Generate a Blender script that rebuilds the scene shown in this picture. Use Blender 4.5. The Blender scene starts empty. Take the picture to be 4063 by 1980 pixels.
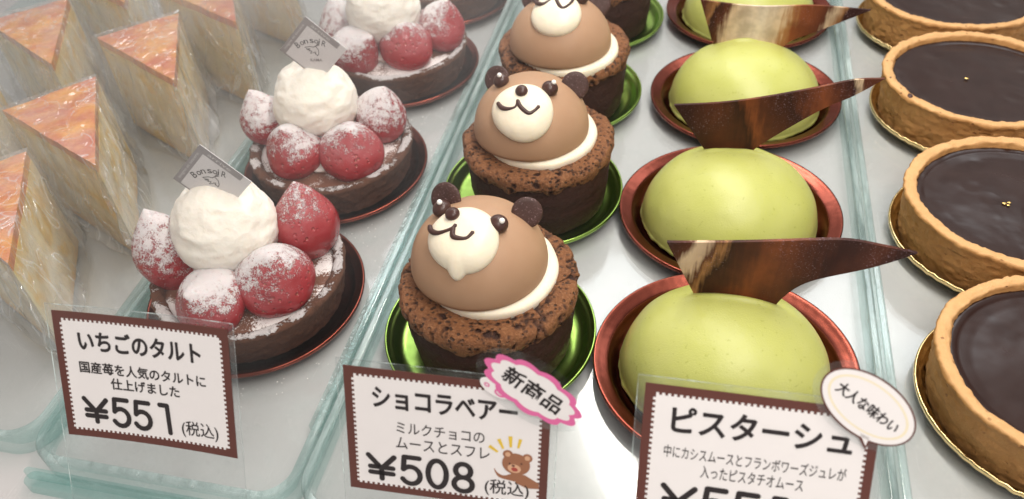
import bpy, bmesh, math, random
import numpy as np
from mathutils import Vector, Matrix

random.seed(7)
SC = bpy.context.scene
COL = SC.collection
U = 0.01                                   # lengths below are written in centimetres

# ------------------------------------------------------------------ camera, world, lamps, exposure
cam_d = bpy.data.cameras.new('camera')
cam = bpy.data.objects.new('camera', cam_d)
COL.objects.link(cam)
cam_d.sensor_width = 36.0
cam_d.lens = 3290.83 / 4063.0 * 36.0
cam_d.clip_start = 0.01
cam_d.clip_end = 50
cam_d.dof.use_dof = True
cam_d.dof.focus_distance = .315
cam_d.dof.aperture_fstop = 14
F = Vector((-0.18910109, 0.69905525, -0.68961042))
R = Vector((0.97582106, 0.21217009, -0.05250822))
UP = Vector((-0.10960856, 0.68286573, 0.72227443))
m3 = Matrix((R, UP, -F)).transposed()
cam.matrix_world = Matrix.Translation(Vector((0, 0, 25.9635 * U))) @ m3.to_4x4()
SC.camera = cam

world = bpy.data.worlds.new("World")
SC.world = world
world.use_nodes = True
wn = world.node_tree
wn.nodes['Background'].inputs[0].default_value = (1.0, 0.95, 0.92, 1)
wn.nodes['Background'].inputs[1].default_value = 0.56
_tc = wn.nodes.new('ShaderNodeTexCoord')
_nz = wn.nodes.new('ShaderNodeTexNoise')
_nz.inputs['Scale'].default_value = 2.2
_nz.inputs['Detail'].default_value = 1.0
_rp = wn.nodes.new('ShaderNodeValToRGB')
_rp.color_ramp.elements[0].position, _rp.color_ramp.elements[0].color = .36, (.28, .24, .22, 1)
_rp.color_ramp.elements[1].position, _rp.color_ramp.elements[1].color = .64, (1.7, 1.62, 1.56, 1)
wn.links.new(_tc.outputs['Generated'], _nz.inputs['Vector'])
wn.links.new(_nz.outputs['Fac'], _rp.inputs['Fac'])
wn.links.new(_rp.outputs['Color'], wn.nodes['Background'].inputs[0])


def area(name, loc, target, sx, sy, power, col=(1, .95, .88)):
    d = bpy.data.lights.new(name, 'AREA')
    d.shape = 'RECTANGLE'
    d.size, d.size_y, d.energy, d.color = sx * U, sy * U, power, col
    o = bpy.data.objects.new(name, d)
    COL.objects.link(o)
    o.location = Vector(loc) * U
    o.rotation_euler = (Vector(target) - Vector(loc)).to_track_quat('-Z', 'Y').to_euler()
    return o


area('case_lamp', (4, 31, 46), (0, 29, 0), 60, 3.5, 2.5)
area('case_lamp', (-6, 64, 44), (-4, 30, 0), 80, 11, 1.1, (.93, .97, 1))  # unseen back lamp, widened to put its gleam on the wrappers
area('front_fill', (22, -30, 90), (0, 25, 0), 50, 50, 4.6, (1, .93, .87))  # unseen soft fill added to brighten the fronts of the cakes

SC.view_settings.view_transform = 'Standard'
SC.view_settings.look = 'None'
SC.view_settings.gamma = 1
SC.view_settings.exposure = -0.10
SC.render.engine = 'CYCLES'
SC.cycles.max_bounces = 12
SC.cycles.transparent_max_bounces = 40
SC.cycles.diffuse_bounces = 4
SC.cycles.glossy_bounces = 4
SC.cycles.caustics_reflective = False
SC.cycles.caustics_refractive = False
SC.cycles.sample_clamp_indirect = 4


# ------------------------------------------------------------------ noise for shapes
def _h(ix, iy, iz, s):
    n = (ix * 73856093) ^ (iy * 19349663) ^ (iz * 83492791) ^ (s * 2654435761)
    n = (n ^ (n >> 13)) * 1274126177
    n = n & 0x7fffffff
    n = (n ^ (n >> 16)) & 0xffff
    return n / 65535.0


def vnoise(P, scale=1.0, seed=0):
    """smooth value noise in -1..1 at points P (n,3)"""
    Q = np.asarray(P, float) * scale + 1000.37
    i = np.floor(Q).astype(np.int64)
    f = Q - i
    f = f * f * f * (f * (f * 6 - 15) + 10)
    r = 0
    for dx in (0, 1):
        for dy in (0, 1):
            for dz in (0, 1):
                w = (f[:, 0] if dx else 1 - f[:, 0]) * (f[:, 1] if dy else 1 - f[:, 1]) * (f[:, 2] if dz else 1 - f[:, 2])
                r = r + w * _h(i[:, 0] + dx, i[:, 1] + dy, i[:, 2] + dz, seed)
    return r * 2 - 1


def fbm(P, scale=1.0, seed=0, oct=3):
    r, a, t = 0, 1, 0
    for k in range(oct):
        r = r + a * vnoise(P, scale * 2 ** k, seed + k)
        t += a
        a *= .5
    return r / t


def worley(P, scale, seed=0):
    Q = np.asarray(P, float) * scale + 1000.11
    i = np.floor(Q).astype(np.int64)
    best = np.full(len(Q), 9.0)
    for dx in (-1, 0, 1):
        for dy in (-1, 0, 1):
            for dz in (-1, 0, 1):
                c = i + np.array([dx, dy, dz])
                p = c + np.stack([_h(c[:, 0], c[:, 1], c[:, 2], seed + k) for k in (1, 2, 3)], 1)
                best = np.minimum(best, np.linalg.norm(Q - p, axis=1))
    return best


# ------------------------------------------------------------------ mesh helpers (all in cm)
def make(name, V, Fc, mat, parent=None, smooth=True, fmat=None):
    me = bpy.data.meshes.new(name)
    me.from_pydata((np.asarray(V, float) * U).tolist(), [], [list(map(int, f)) for f in Fc])
    mats = mat if isinstance(mat, (list, tuple)) else [mat]
    for m in mats:
        me.materials.append(m)
    if fmat is not None:
        me.polygons.foreach_set('material_index', list(fmat))
    if smooth is True:
        me.polygons.foreach_set('use_smooth', [True] * len(me.polygons))
    me.update()
    o = bpy.data.objects.new(name, me)
    COL.objects.link(o)
    if parent:
        o.parent = parent
    if smooth == 'auto':
        me.polygons.foreach_set('use_smooth', [True] * len(me.polygons))
        try:
            me.set_sharp_from_angle(angle=math.radians(35))
        except Exception:
            pass
    return o


def thing(name, label, cat, loc=(0, 0, 0), rotz=0, group=None):
    o = bpy.data.objects.new(name, None)
    COL.objects.link(o)
    o.empty_display_size = .01
    o.location = Vector(loc) * U
    o.rotation_euler = (0, 0, rotz)
    return tag(o, label, cat, group)


def tag(o, label, cat, group=None):
    o['label'] = label
    o['category'] = cat
    if group:
        o['group'] = group
    return o


def struct(o):
    o['kind'] = 'structure'
    return o


def join(parts):
    V, Fc, n = [], [], 0
    for v, f in parts:
        v = np.asarray(v, float)
        V.append(v)
        Fc += [[i + n for i in q] for q in f]
        n += len(v)
    return np.concatenate(V), Fc


def lathe(prof, n=64, sx=1, sy=1):
    V, Fc = [], []
    rings = []
    for r, z in prof:
        if r < 1e-6:
            rings.append([len(V)])
            V.append((0, 0, z))
        else:
            b = len(V)
            for k in range(n):
                a = 2 * math.pi * k / n
                V.append((r * math.cos(a) * sx, r * math.sin(a) * sy, z))
            rings.append(list(range(b, b + n)))
    for A, B in zip(rings, rings[1:]):
        if len(A) == 1 and len(B) == 1:
            continue
        for k in range(n):
            k2 = (k + 1) % n
            if len(A) == 1:
                Fc.append((A[0], B[k2], B[k]))
            elif len(B) == 1:
                Fc.append((A[k], A[k2], B[0]))
            else:
                Fc.append((A[k], A[k2], B[k2], B[k]))
    # profile runs from the bottom outwards and up: flip so normals point out
    return np.array(V), Fc


def dense(prof, step):
    out = [prof[0]]
    for a, b in zip(prof, prof[1:]):
        d = math.hypot(b[0] - a[0], b[1] - a[1])
        k = max(1, int(d / step))
        for i in range(1, k + 1):
            t = i / k
            out.append((a[0] + (b[0] - a[0]) * t, a[1] + (b[1] - a[1]) * t))
    return out


def smoothprof(prof, it=2):
    for _ in range(it):
        q = [prof[0]]
        for a, b in zip(prof, prof[1:]):
            q.append((a[0] * .75 + b[0] * .25, a[1] * .75 + b[1] * .25))
            q.append((a[0] * .25 + b[0] * .75, a[1] * .25 + b[1] * .75))
        q.append(prof[-1])
        prof = q
    return prof


def sphere(r=1.0, n=32, m=20):
    prof = [(r * math.sin(math.pi * i / m), -r * math.cos(math.pi * i / m)) for i in range(m + 1)]
    prof[0] = (0, -r)
    prof[-1] = (0, r)
    return lathe(prof, n)


def frame(n):
    n = np.asarray(n, float)
    n = n / np.linalg.norm(n)
    a = np.array([0, 0, 1.0]) if abs(n[2]) < .95 else np.array([1.0, 0, 0])
    x = np.cross(a, n)
    x /= np.linalg.norm(x)
    y = np.cross(n, x)
    return x, y, n


def tube(P, r, n=8, taper=None, closed_caps=True):
    P = np.asarray(P, float)
    # Catmull-Rom resample
    Q = []
    for i in range(len(P) - 1):
        p0, p1, p2, p3 = P[max(i - 1, 0)], P[i], P[i + 1], P[min(i + 2, len(P) - 1)]
        for t in np.linspace(0, 1, 6, endpoint=False):
            Q.append(.5 * ((2 * p1) + (-p0 + p2) * t + (2 * p0 - 5 * p1 + 4 * p2 - p3) * t * t + (-p0 + 3 * p1 - 3 * p2 + p3) * t ** 3))
    Q.append(P[-1])
    Q = np.array(Q)
    V, Fc = [], []
    x = None
    for i, q in enumerate(Q):
        t = Q[min(i + 1, len(Q) - 1)] - Q[max(i - 1, 0)]
        t = t / (np.linalg.norm(t) + 1e-9)
        if x is None:
            x, y, _ = frame(t)
        else:
            x = x - t * (x @ t)
            x /= np.linalg.norm(x)
            y = np.cross(t, x)
        u = i / (len(Q) - 1)
        rr = r * (taper(u) if taper else 1)
        for k in range(n):
            a = 2 * math.pi * k / n
            V.append(q + rr * (math.cos(a) * x + math.sin(a) * y))
    for i in range(len(Q) - 1):
        for k in range(n):
            Fc.append((i * n + k, i * n + (k + 1) % n, (i + 1) * n + (k + 1) % n, (i + 1) * n + k))
    # round caps
    for end, s in ((0, -1), (len(Q) - 1, 1)):
        t = Q[end] - Q[end - s]
        t = t / (np.linalg.norm(t) + 1e-9)
        rr = r * (taper(end / (len(Q) - 1)) if taper else 1)
        c = len(V)
        V.append(Q[end] + t * rr * .8)
        for k in range(n):
            f = (end * n + k, end * n + (k + 1) % n, c)
            Fc.append(f if s > 0 else f[::-1])
    return np.array(V), Fc


def extrude(poly, z0, z1):
    """solid from a closed 2D outline (list of xy), triangulated by bmesh"""
    bm = bmesh.new()
    vs = [bm.verts.new((x, y, z0)) for x, y in poly]
    f = bm.faces.new(vs)
    bmesh.ops.triangulate(bm, faces=[f])
    if z1 > z0:
        g = bmesh.ops.extrude_face_region(bm, geom=bm.faces[:])
        bmesh.ops.translate(bm, verts=[v for v in g['geom'] if isinstance(v, bmesh.types.BMVert)], vec=(0, 0, z1 - z0))
    bmesh.ops.recalc_face_normals(bm, faces=bm.faces[:])
    bm.verts.index_update()
    V = [tuple(v.co) for v in bm.verts]
    Fc = [[v.index for v in q.verts] for q in bm.faces]
    bm.free()
    return np.array(V), Fc


def stroke(P, w, z0, z1, n=10):
    """flat pen stroke with round ends along 2D points"""
    out = []
    P = [np.array(p, float) for p in P]
    h = w / 2
    for a, b in zip(P, P[1:]):
        d = b - a
        L = np.linalg.norm(d)
        if L < 1e-6:
            continue
        d /= L
        nrm = np.array([-d[1], d[0]])
        th = math.atan2(nrm[1], nrm[0])
        poly = [a + h * np.array([math.cos(th + math.pi * k / n), math.sin(th + math.pi * k / n)]) for k in range(n + 1)]
        poly += [b + h * np.array([math.cos(th + math.pi + math.pi * k / n), math.sin(th + math.pi + math.pi * k / n)]) for k in range(n + 1)]
        V = [(p[0], p[1], z1) for p in poly]
        out.append((V, [list(range(len(poly)))]))
        z1 += .0004
    return join(out)


def arc(cx, cy, rx, ry, a0, a1, n=14):
    return [(cx + rx * math.cos(math.radians(a0 + (a1 - a0) * k / n)), cy + ry * math.sin(math.radians(a0 + (a1 - a0) * k / n))) for k in range(n + 1)]


def text_mesh(s, x0, y0, x1, y1, z, weight=0.0, shear=0, fat=0.0):
    """glyph faces of s fitted in the box (x0,y0)-(x1,y1), cm"""
    cu = bpy.data.curves.new('writing', 'FONT')
    cu.body = s
    cu.size = 1.0
    cu.offset = weight
    cu.resolution_u = 4
    cu.fill_mode = 'FRONT'
    cu.shear = shear
    ob = bpy.data.objects.new('writing', cu)
    COL.objects.link(ob)
    dg = bpy.context.evaluated_depsgraph_get()
    me = bpy.data.meshes.new_from_object(ob.evaluated_get(dg))
    V = np.array([tuple(v.co) for v in me.vertices]).reshape(-1, 3)
    Fc = [list(p.vertices) for p in me.polygons]
    bpy.data.objects.remove(ob)
    bpy.data.curves.remove(cu)
    bpy.data.meshes.remove(me)
    lo, hi = V.min(0), V.max(0)
    V[:, 0] = x0 + (V[:, 0] - lo[0]) / (hi[0] - lo[0]) * (x1 - x0)
    V[:, 1] = y0 + (V[:, 1] - lo[1]) / (hi[1] - lo[1]) * (y1 - y0)
    V[:, 2] = z
    if fat:
        out = []
        for i, (dx, dy) in enumerate(((0, 0), (1, 0), (-1, 0), (0, 1), (0, -1))):
            out.append((V + np.array([dx * fat, dy * fat, i * .0003]), Fc))
        return join(out)
    return V, Fc


# ------------------------------------------------------------------ materials
class NT:
    def __init__(self, name):
        self.m = bpy.data.materials.new(name)
        self.m.use_nodes = True
        self.t = self.m.node_tree
        self.b = self.t.nodes['Principled BSDF']
        self.out = self.t.nodes['Material Output']

    def n(self, typ, **kw):
        o = self.t.nodes.new(typ)
        for k, v in kw.items():
            setattr(o, k, v)
        return o

    def link(self, a, b):
        self.t.links.new(a, b)

    def put(self, sock, v):
        if hasattr(v, 'is_output') or isinstance(v, bpy.types.NodeSocket):
            self.link(v, sock)
        else:
            sock.default_value = v

    def coord(self, rnd=True, stretch=None):
        tc = self.n('ShaderNodeTexCoord')
        s = self.n('ShaderNodeVectorMath', operation='MULTIPLY')
        k = stretch or (1, 1, 1)
        s.inputs[1].default_value = (100 * k[0], 100 * k[1], 100 * k[2])
        self.link(tc.outputs['Object'], s.inputs[0])
        if not rnd:
            return s.outputs[0]
        oi = self.n('ShaderNodeObjectInfo')
        mu = self.n('ShaderNodeMath', operation='MULTIPLY')
        mu.inputs[1].default_value = 57.0
        self.link(oi.outputs['Random'], mu.inputs[0])
        ad = self.n('ShaderNodeVectorMath', operation='ADD')
        self.link(s.outputs[0], ad.inputs[0])
        self.link(mu.outputs[0], ad.inputs[1])
        return ad.outputs[0]

    def noise(self, co, scale, detail=3, rough=.55, dist=0):
        o = self.n('ShaderNodeTexNoise')
        self.link(co, o.inputs['Vector'])
        o.inputs['Scale'].default_value = scale
        o.inputs['Detail'].default_value = detail
        o.inputs['Roughness'].default_value = rough
        o.inputs['Distortion'].default_value = dist
        return o.outputs['Fac']

    def voro(self, co, scale, feature='F1', out='Distance', rnd=1):
        o = self.n('ShaderNodeTexVoronoi', feature=feature)
        self.link(co, o.inputs['Vector'])
        o.inputs['Scale'].default_value = scale
        o.inputs['Randomness'].default_value = rnd
        return o.outputs[out]

    def math(self, op, a, b=0.0, c=None, clamp=False):
        o = self.n('ShaderNodeMath', operation=op, use_clamp=clamp)
        self.put(o.inputs[0], a)
        self.put(o.inputs[1], b)
        if c is not None:
            self.put(o.inputs[2], c)
        return o.outputs[0]

    def step(self, v, lo, hi):
        o = self.n('ShaderNodeMapRange', interpolation_type='SMOOTHSTEP')
        self.put(o.inputs[0], v)
        o.inputs[1].default_value = lo
        o.inputs[2].default_value = hi
        return o.outputs[0]

    def mix(self, f, a, b):
        o = self.n('ShaderNodeMix', data_type='RGBA')
        self.put(o.inputs[0], f)
        for s, v in ((o.inputs[6], a), (o.inputs[7], b)):
            if isinstance(v, tuple):
                s.default_value = (*v, 1)
            else:
                self.link(v, s)
        return o.outputs[2]

    def ramp(self, f, stops):
        o = self.n('ShaderNodeValToRGB')
        self.put(o.inputs[0], f)
        el = o.color_ramp.elements
        while len(el) < len(stops):
            el.new(.5)
        for e, (p, c) in zip(el, stops):
            e.position = p
            e.color = (*c, 1)
        return o.outputs[0]

    def bump(self, h, strength=.5, dist=.05, normal=None):
        o = self.n('ShaderNodeBump')
        o.inputs['Strength'].default_value = strength
        o.inputs['Distance'].default_value = dist * U
        self.link(h, o.inputs['Height'])
        if normal is not None:
            self.link(normal, o.inputs['Normal'])
        return o.outputs[0]

    def nz(self):
        g = self.n('ShaderNodeNewGeometry')
        s = self.n('ShaderNodeSeparateXYZ')
        self.link(g.outputs['Normal'], s.inputs[0])
        return s.outputs[2]

    def set(self, **kw):
        names = dict(col='Base Color', rough='Roughness', metal='Metallic', sss='Subsurface Weight', sssr='Subsurface Radius',
                     ssss='Subsurface Scale', coat='Coat Weight', coatr='Coat Roughness', normal='Normal', spec='Specular IOR Level',
                     trans='Transmission Weight', ior='IOR', alpha='Alpha', sheen='Sheen Weight', cnormal='Coat Normal')
        for k, v in kw.items():
            s = self.b.inputs[names[k]]
            if isinstance(v, tuple) and k == 'col':
                v = (*v, 1)
            self.put(s, v)
        return self.m


M = {}


def mat_cream():
    k = NT('whipped_cream')
    c = k.coord()
    n = k.noise(c, 2.4, 5, .6, .6)
    n2 = k.noise(c, 9, 3)
    h = k.math('ADD', n, k.math('MULTIPLY', n2, .35))
    k.set(col=k.mix(n, (.80, .74, .64), (.90, .87, .80)), rough=.6, sss=.6, sssr=(1, .85, .7), ssss=.004, spec=.35,
          normal=k.bump(h, .5, .09))
    return k.m


def powder_mask(k, c, bias, gain=.9, fine=32.0):
    """icing sugar lies where the surface faces up, in small flecks"""
    nz = k.nz()
    f1 = k.noise(c, fine, 3, .75)
    f2 = k.noise(c, 3.2, 2, .5)
    f3 = k.noise(c, fine * .45, 2, .6)
    s = k.math('ADD', k.math('MULTIPLY', f1, 1.1), k.math('MULTIPLY', f2, .8))
    s = k.math('ADD', s, k.math('MULTIPLY', f3, .8))
    s = k.math('ADD', s, k.math('MULTIPLY', nz, gain))
    return k.step(s, bias - .07, bias + .10), f1


def mat_strawberry(name, bias, gain):
    k = NT(name)
    c = k.coord()
    mk, f1 = powder_mask(k, c, bias, gain)
    red = k.mix(k.noise(c, .9, 3), (.235, .005, .012), (.45, .018, .024))
    sd = k.voro(c, 3.4)
    red = k.mix(k.math('MULTIPLY', k.step(sd, .15, .08), .9), red, (.40, .14, .06))
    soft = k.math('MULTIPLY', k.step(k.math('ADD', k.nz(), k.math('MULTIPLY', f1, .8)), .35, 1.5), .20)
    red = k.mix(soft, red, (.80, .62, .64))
    colr = k.mix(mk, red, (.86, .80, .80))
    rg = k.math('ADD', k.math('MULTIPLY', mk, .6), .20)
    dim = k.step(sd, .10, .34)
    h = k.math('ADD', k.math('MULTIPLY', dim, .9), k.math('MULTIPLY', k.math('MULTIPLY', mk, f1), 1.4))
    k.set(col=colr, rough=rg, sss=.18, sssr=(1, .25, .2), ssss=.002, normal=k.bump(h, .8, .06), spec=.5)
    return k.m


def mat_cocoa_shell():
    k = NT('cocoa_shell')
    c = k.coord()
    nz = k.nz()
    low = k.noise(c, .75, 2, .5)
    f1 = k.noise(c, 15, 2, .7)
    f2 = k.noise(c, 5, 2, .6)
    s = k.math('ADD', k.math('MULTIPLY', low, 2.2), k.math('ADD', k.math('MULTIPLY', f1, .8), k.math('MULTIPLY', f2, .7)))
    s = k.math('ADD', s, k.math('MULTIPLY', nz, .75))
    mk = k.step(s, 2.50, 2.62)
    b = k.mix(k.noise(c, 4, 5), (.080, .028, .015), (.185, .072, .034))
    h = k.math('ADD', k.noise(c, 6, 6, .75), k.math('MULTIPLY', mk, k.math('MULTIPLY', f1, 1.2)))
    k.set(col=k.mix(mk, b, (.86, .81, .80)), rough=.75, normal=k.bump(h, 1.0, .16))
    return k.m


def mat_custard():
    k = NT('dusted_custard')
    c = k.coord()
    low = k.noise(c, .55, 2, .5)
    f1 = k.noise(c, 13, 3, .7)
    s = k.math('ADD', k.math('MULTIPLY', low, 2.0), f1)
    mk = k.step(s, 1.42, 1.55)
    k.set(col=k.mix(mk, (.16, .060, .032), (.86, .81, .79)), rough=.7, normal=k.bump(f1, .7, .06))
    return k.m


def mat_foil(name, colr, rough=.22, crinkle=0.0):
    k = NT(name)
    c = k.coord()
    n = k.noise(c, .9, 2)
    k.set(col=colr, metal=1.0, rough=rough, normal=k.bump(n, .25, .12 + crinkle))
    return k.m


def mat_souffle():
    k = NT('souffle_crust')
    c = k.coord()
    at = k.n('ShaderNodeAttribute', attribute_name='pit')
    pit = at.outputs['Fac']
    b = k.mix(k.noise(c, 1.3, 4), (.135, .044, .013), (.30, .114, .035))
    b = k.mix(k.math('MULTIPLY', k.step(k.noise(c, 11, 3, .7), .45, .68), .7), b, (.36, .165, .068))
    v = k.voro(c, 4.6)
    small = k.step(v, .36, .20)
    small = k.math('MULTIPLY', small, k.step(k.noise(c, 1.6, 2), .40, .52))
    b = k.mix(pit, b, (.040, .013, .007))
    b = k.mix(k.math('MULTIPLY', small, .88), b, (.045, .020, .010))
    h = k.math('SUBTRACT', k.noise(c, 14, 4, .7), small)
    k.set(col=b, rough=.52, normal=k.bump(h, 1.0, .10), spec=.5)
    return k.m


def mat_souffle_side():
    k = NT('souffle_side')
    c = k.coord()
    n = k.noise(c, 3.2, 5, .65)
    k.set(col=k.mix(n, (.020, .008, .007), (.070, .027, .018)), rough=.6, spec=.22, normal=k.bump(k.noise(c, 6, 5, .65), .9, .10))
    return k.m


def mat_mousse():
    k = NT('milk_mousse')
    c = k.coord()
    n = k.noise(c, .8, 3)
    k.set(col=k.mix(n, (.355, .208, .120), (.425, .262, .160)), rough=.52, sss=.25, sssr=(1, .6, .4), ssss=.0015,
          normal=k.bump(k.noise(c, 12, 3), .10, .03), spec=.35)
    return k.m


def mat_muzzle():
    k = NT('white_cream')
    c = k.coord()
    n = k.noise(c, 1.3, 3, .5)
    k.set(col=(.82, .74, .58), rough=.42, sss=.4, sssr=(1, .8, .5), ssss=.002, normal=k.bump(n, .35, .12))
    return k.m


def mat_choc(name='dark_chocolate', speck=False, rough=.3):
    k = NT(name)
    c = k.coord()
    b = k.mix(k.noise(c, 2, 3), (.032, .013, .010), (.080, .034, .026))
    if speck:
        sp = k.step(k.noise(c, 16, 3, .8), .60, .68)
        b = k.mix(sp, b, (.34, .22, .23))
        k.set(rough=k.math('SUBTRACT', rough + .1, k.math('MULTIPLY', sp, .2)))
    else:
        k.set(rough=rough)
    k.set(col=b, normal=k.bump(k.noise(c, 9, 3), .25, .04), spec=.38)
    return k.m


def mat_pistachio():
    k = NT('pistachio_velvet')
    c = k.coord()
    n = k.noise(c, .5, 3, .5)
    b = k.mix(n, (.44, .462, .098), (.55, .562, .195))
    dots = k.step(k.noise(c, 5.5, 2, .6), .64, .72)
    b = k.mix(k.math('MULTIPLY', dots, .5), b, (.33, .35, .05))
    sp = k.noise(c, 15, 2, .8)
    bub = k.step(k.voro(c, 3.2), .09, .03)
    gate = k.step(k.noise(c, .8, 2), .5, .62)
    h = k.math('ADD', k.math('MULTIPLY', k.noise(c, .55, 3), 1.4), k.math('MULTIPLY', sp, .30))
    h = k.math('ADD', h, k.math('MULTIPLY', k.math('MULTIPLY', bub, gate), .5))
    k.set(col=b, rough=.36, sss=.4, sssr=(1, 1, .35), ssss=.003, spec=.5, normal=k.bump(h, .42, .09))
    return k.m


def mat_leaf(name, stops, slant=.35):
    k = NT(name)
    c = k.coord(False)
    sx = k.n('ShaderNodeSeparateXYZ')
    k.link(c, sx.inputs[0])
    u = k.math('ADD', sx.outputs[0], k.math('MULTIPLY', sx.outputs[2], slant))
    u = k.math('ADD', u, k.math('MULTIPLY', k.math('SUBTRACT', k.noise(c, .5, 3, .6), .5), 1.1))
    st = k.noise(k.coord(False, (1, 1, .12)), 5, 3, .6)
    u = k.math('ADD', u, k.math('MULTIPLY', k.math('SUBTRACT', st, .5), .9))
    u = k.math('MULTIPLY', k.math('SUBTRACT', u, -2.6 + slant * 5.5), 1 / 7.8)
    b = k.ramp(u, stops)
    b = k.mix(k.math('MULTIPLY', k.step(k.noise(c, .9, 3), .4, .7), .35), b, (.022, .008, .007))
    sp = k.step(k.noise(c, 15, 3, .8), .58, .68)
    low = k.step(k.noise(c, .40, 1), .40, .58)
    b = k.mix(k.math('MULTIPLY', k.math('MULTIPLY', sp, low), .6), b, (.42, .30, .37))
    k.set(col=b, rough=.5, normal=k.bump(k.noise(c, 9, 3), .18, .03), spec=.25)
    return k.m


def mat_tart():
    k = NT('butter_crust')
    c = k.coord()
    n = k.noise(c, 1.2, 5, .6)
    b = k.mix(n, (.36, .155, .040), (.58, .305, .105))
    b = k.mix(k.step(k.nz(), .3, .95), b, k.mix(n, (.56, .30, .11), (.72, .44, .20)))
    holes = k.math('MULTIPLY', k.step(k.voro(c, 2.6), .20, .10), k.step(k.noise(c, 1.1, 2), .5, .6))
    b = k.mix(k.math('MULTIPLY', holes, .7), b, (.20, .07, .02))
    h = k.math('SUBTRACT', k.noise(c, 10, 5, .75), holes)
    k.set(col=b, rough=.72, normal=k.bump(h, .7, .07), sss=.08, sssr=(1, .5, .2), ssss=.001)
    return k.m


def mat_ganache():
    k = NT('ganache')
    c = k.coord()
    n = k.noise(c, .6, 4, .55, .8)
    k.set(col=k.mix(n, (.012, .0045, .0036), (.030, .0115, .008)), rough=k.math('ADD', .12, k.math('MULTIPLY', n, .22)),
          normal=k.bump(k.noise(c, .5, 2, .45, .4), .16, .22), spec=.38)
    return k.m


def sheet_mix(k, tint, rough, normal=None, gain=1.0):
    """clear sheet: light passes straight through, a grazing view mirrors (both faces alike)"""
    tr = k.n('ShaderNodeBsdfTransparent')
    if isinstance(tint, tuple):
        tr.inputs[0].default_value = (*tint, 1)
    else:
        k.link(tint, tr.inputs[0])
    gb = k.n('ShaderNodeBsdfGlossy')
    gb.inputs['Roughness'].default_value = rough
    lw = k.n('ShaderNodeLayerWeight')
    if normal is not None:
        k.link(normal, gb.inputs['Normal'])
    fr = k.math('ADD', .04 * gain, k.math('MULTIPLY', k.math('POWER', lw.outputs['Facing'], 5.0), .9), clamp=True)
    m1 = k.n('ShaderNodeMixShader')
    k.put(m1.inputs[0], fr)
    k.link(tr.outputs[0], m1.inputs[1])
    k.link(gb.outputs[0], m1.inputs[2])
    return m1.outputs[0]


def add_diffuse(k, sh, fac, colr):
    df = k.n('ShaderNodeBsdfDiffuse')
    if isinstance(colr, tuple):
        df.inputs[0].default_value = (*colr, 1)
    else:
        k.link(colr, df.inputs[0])
    m2 = k.n('ShaderNodeMixShader')
    k.put(m2.inputs[0], fac)
    k.link(sh, m2.inputs[1])
    k.link(df.outputs[0], m2.inputs[2])
    return m2.outputs[0]


def mat_acrylic(name, tint, haze=.08, rough=.05, bumpy=0.0, gain=1.0):
    k = NT(name)
    c = k.coord()
    nrm = k.bump(k.noise(c, 1.6, 3), bumpy, .1) if bumpy else None
    sh = sheet_mix(k, tint, rough, nrm, gain)
    sm = k.step(k.noise(c, .7, 4, .7), .42, .8)
    sh = add_diffuse(k, sh, k.math('MULTIPLY', sm, haze), (.70, .82, .80))
    k.link(sh, k.out.inputs[0])
    return k.m


def mat_edge():
    k = NT('acrylic_edge')
    c = k.coord(True, (1, .12, 1))
    n = k.noise(c, 1.6, 4, .7)
    sh = sheet_mix(k, (.84, .935, .928), .06, None, 2.4)
    sh = add_diffuse(k, sh, k.math('MULTIPLY', k.step(n, .35, .75), .42), k.mix(n, (.52, .72, .70), (.84, .92, .91)))
    k.link(sh, k.out.inputs[0])
    return k.m


def mat_film():
    k = NT('clear_film')
    c = k.coord(True, (1, 1, .45))
    n = k.noise(c, .75, 2, .45, 1.0)
    cr = k.step(k.math('ABSOLUTE', k.math('SUBTRACT', k.noise(c, .7, 2, .5, .9), .5)), .022, .0)
    h = k.math('ADD', n, k.math('MULTIPLY', cr, .25))
    sh = sheet_mix(k, (.985, .985, .98), .05, k.bump(h, 1.0, .40), 4.0)
    sx = k.n('ShaderNodeSeparateXYZ')
    k.link(k.coord(False), sx.inputs[0])
    low = k.step(sx.outputs[2], 4.8, 1.0)                 # reflection on the tented film painted in as pale haze lower down
    f = k.math('ADD', .02, k.math('MULTIPLY', k.step(k.noise(c, .5, 2, .5), .46, .66), .10))
    f = k.math('ADD', f, k.math('MULTIPLY', k.math('MULTIPLY', low, k.step(k.noise(c, .42, 2, .5), .40, .66)), .30))
    f = k.math('ADD', f, k.math('MULTIPLY', cr, .26))
    sh = add_diffuse(k, sh, f, (.82, .83, .82))
    k.link(sh, k.out.inputs[0])
    return k.m


def mat_plain(name, colr, rough=.5, n=.06, sc=2.0, **kw):
    k = NT(name)
    c = k.coord()
    d = tuple(x * (1 - n) for x in colr)
    e = tuple(min(1, x * (1 + n)) for x in colr)
    k.set(col=k.mix(k.noise(c, sc, 4), d, e), rough=rough, **kw)
    return k.m


def mat_sponge():
    k = NT('cream_sponge')
    c = k.coord()
    n = k.noise(c, .55, 3, .5, .4)
    sx = k.n('ShaderNodeSeparateXYZ')
    k.link(k.coord(False), sx.inputs[0])
    lay = k.math('ADD', sx.outputs[2], k.math('MULTIPLY', n, .7))
    b = k.ramp(k.math('MULTIPLY', lay, 1 / 5.6), [(.05, (.70, .36, .06)), (.16, (.92, .70, .34)), (.42, (.95, .82, .56)), (.62, (.94, .76, .42)), (.80, (.95, .82, .56)), (.97, (.90, .60, .16))])
    b = k.mix(k.step(k.noise(c, .8, 2), .50, .68), b, (.90, .60, .16))
    k.set(col=b, rough=.6, sss=.4, sssr=(1, .75, .4), ssss=.004, normal=k.bump(k.noise(c, 4, 4, .6), .35, .08))
    return k.m


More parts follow.
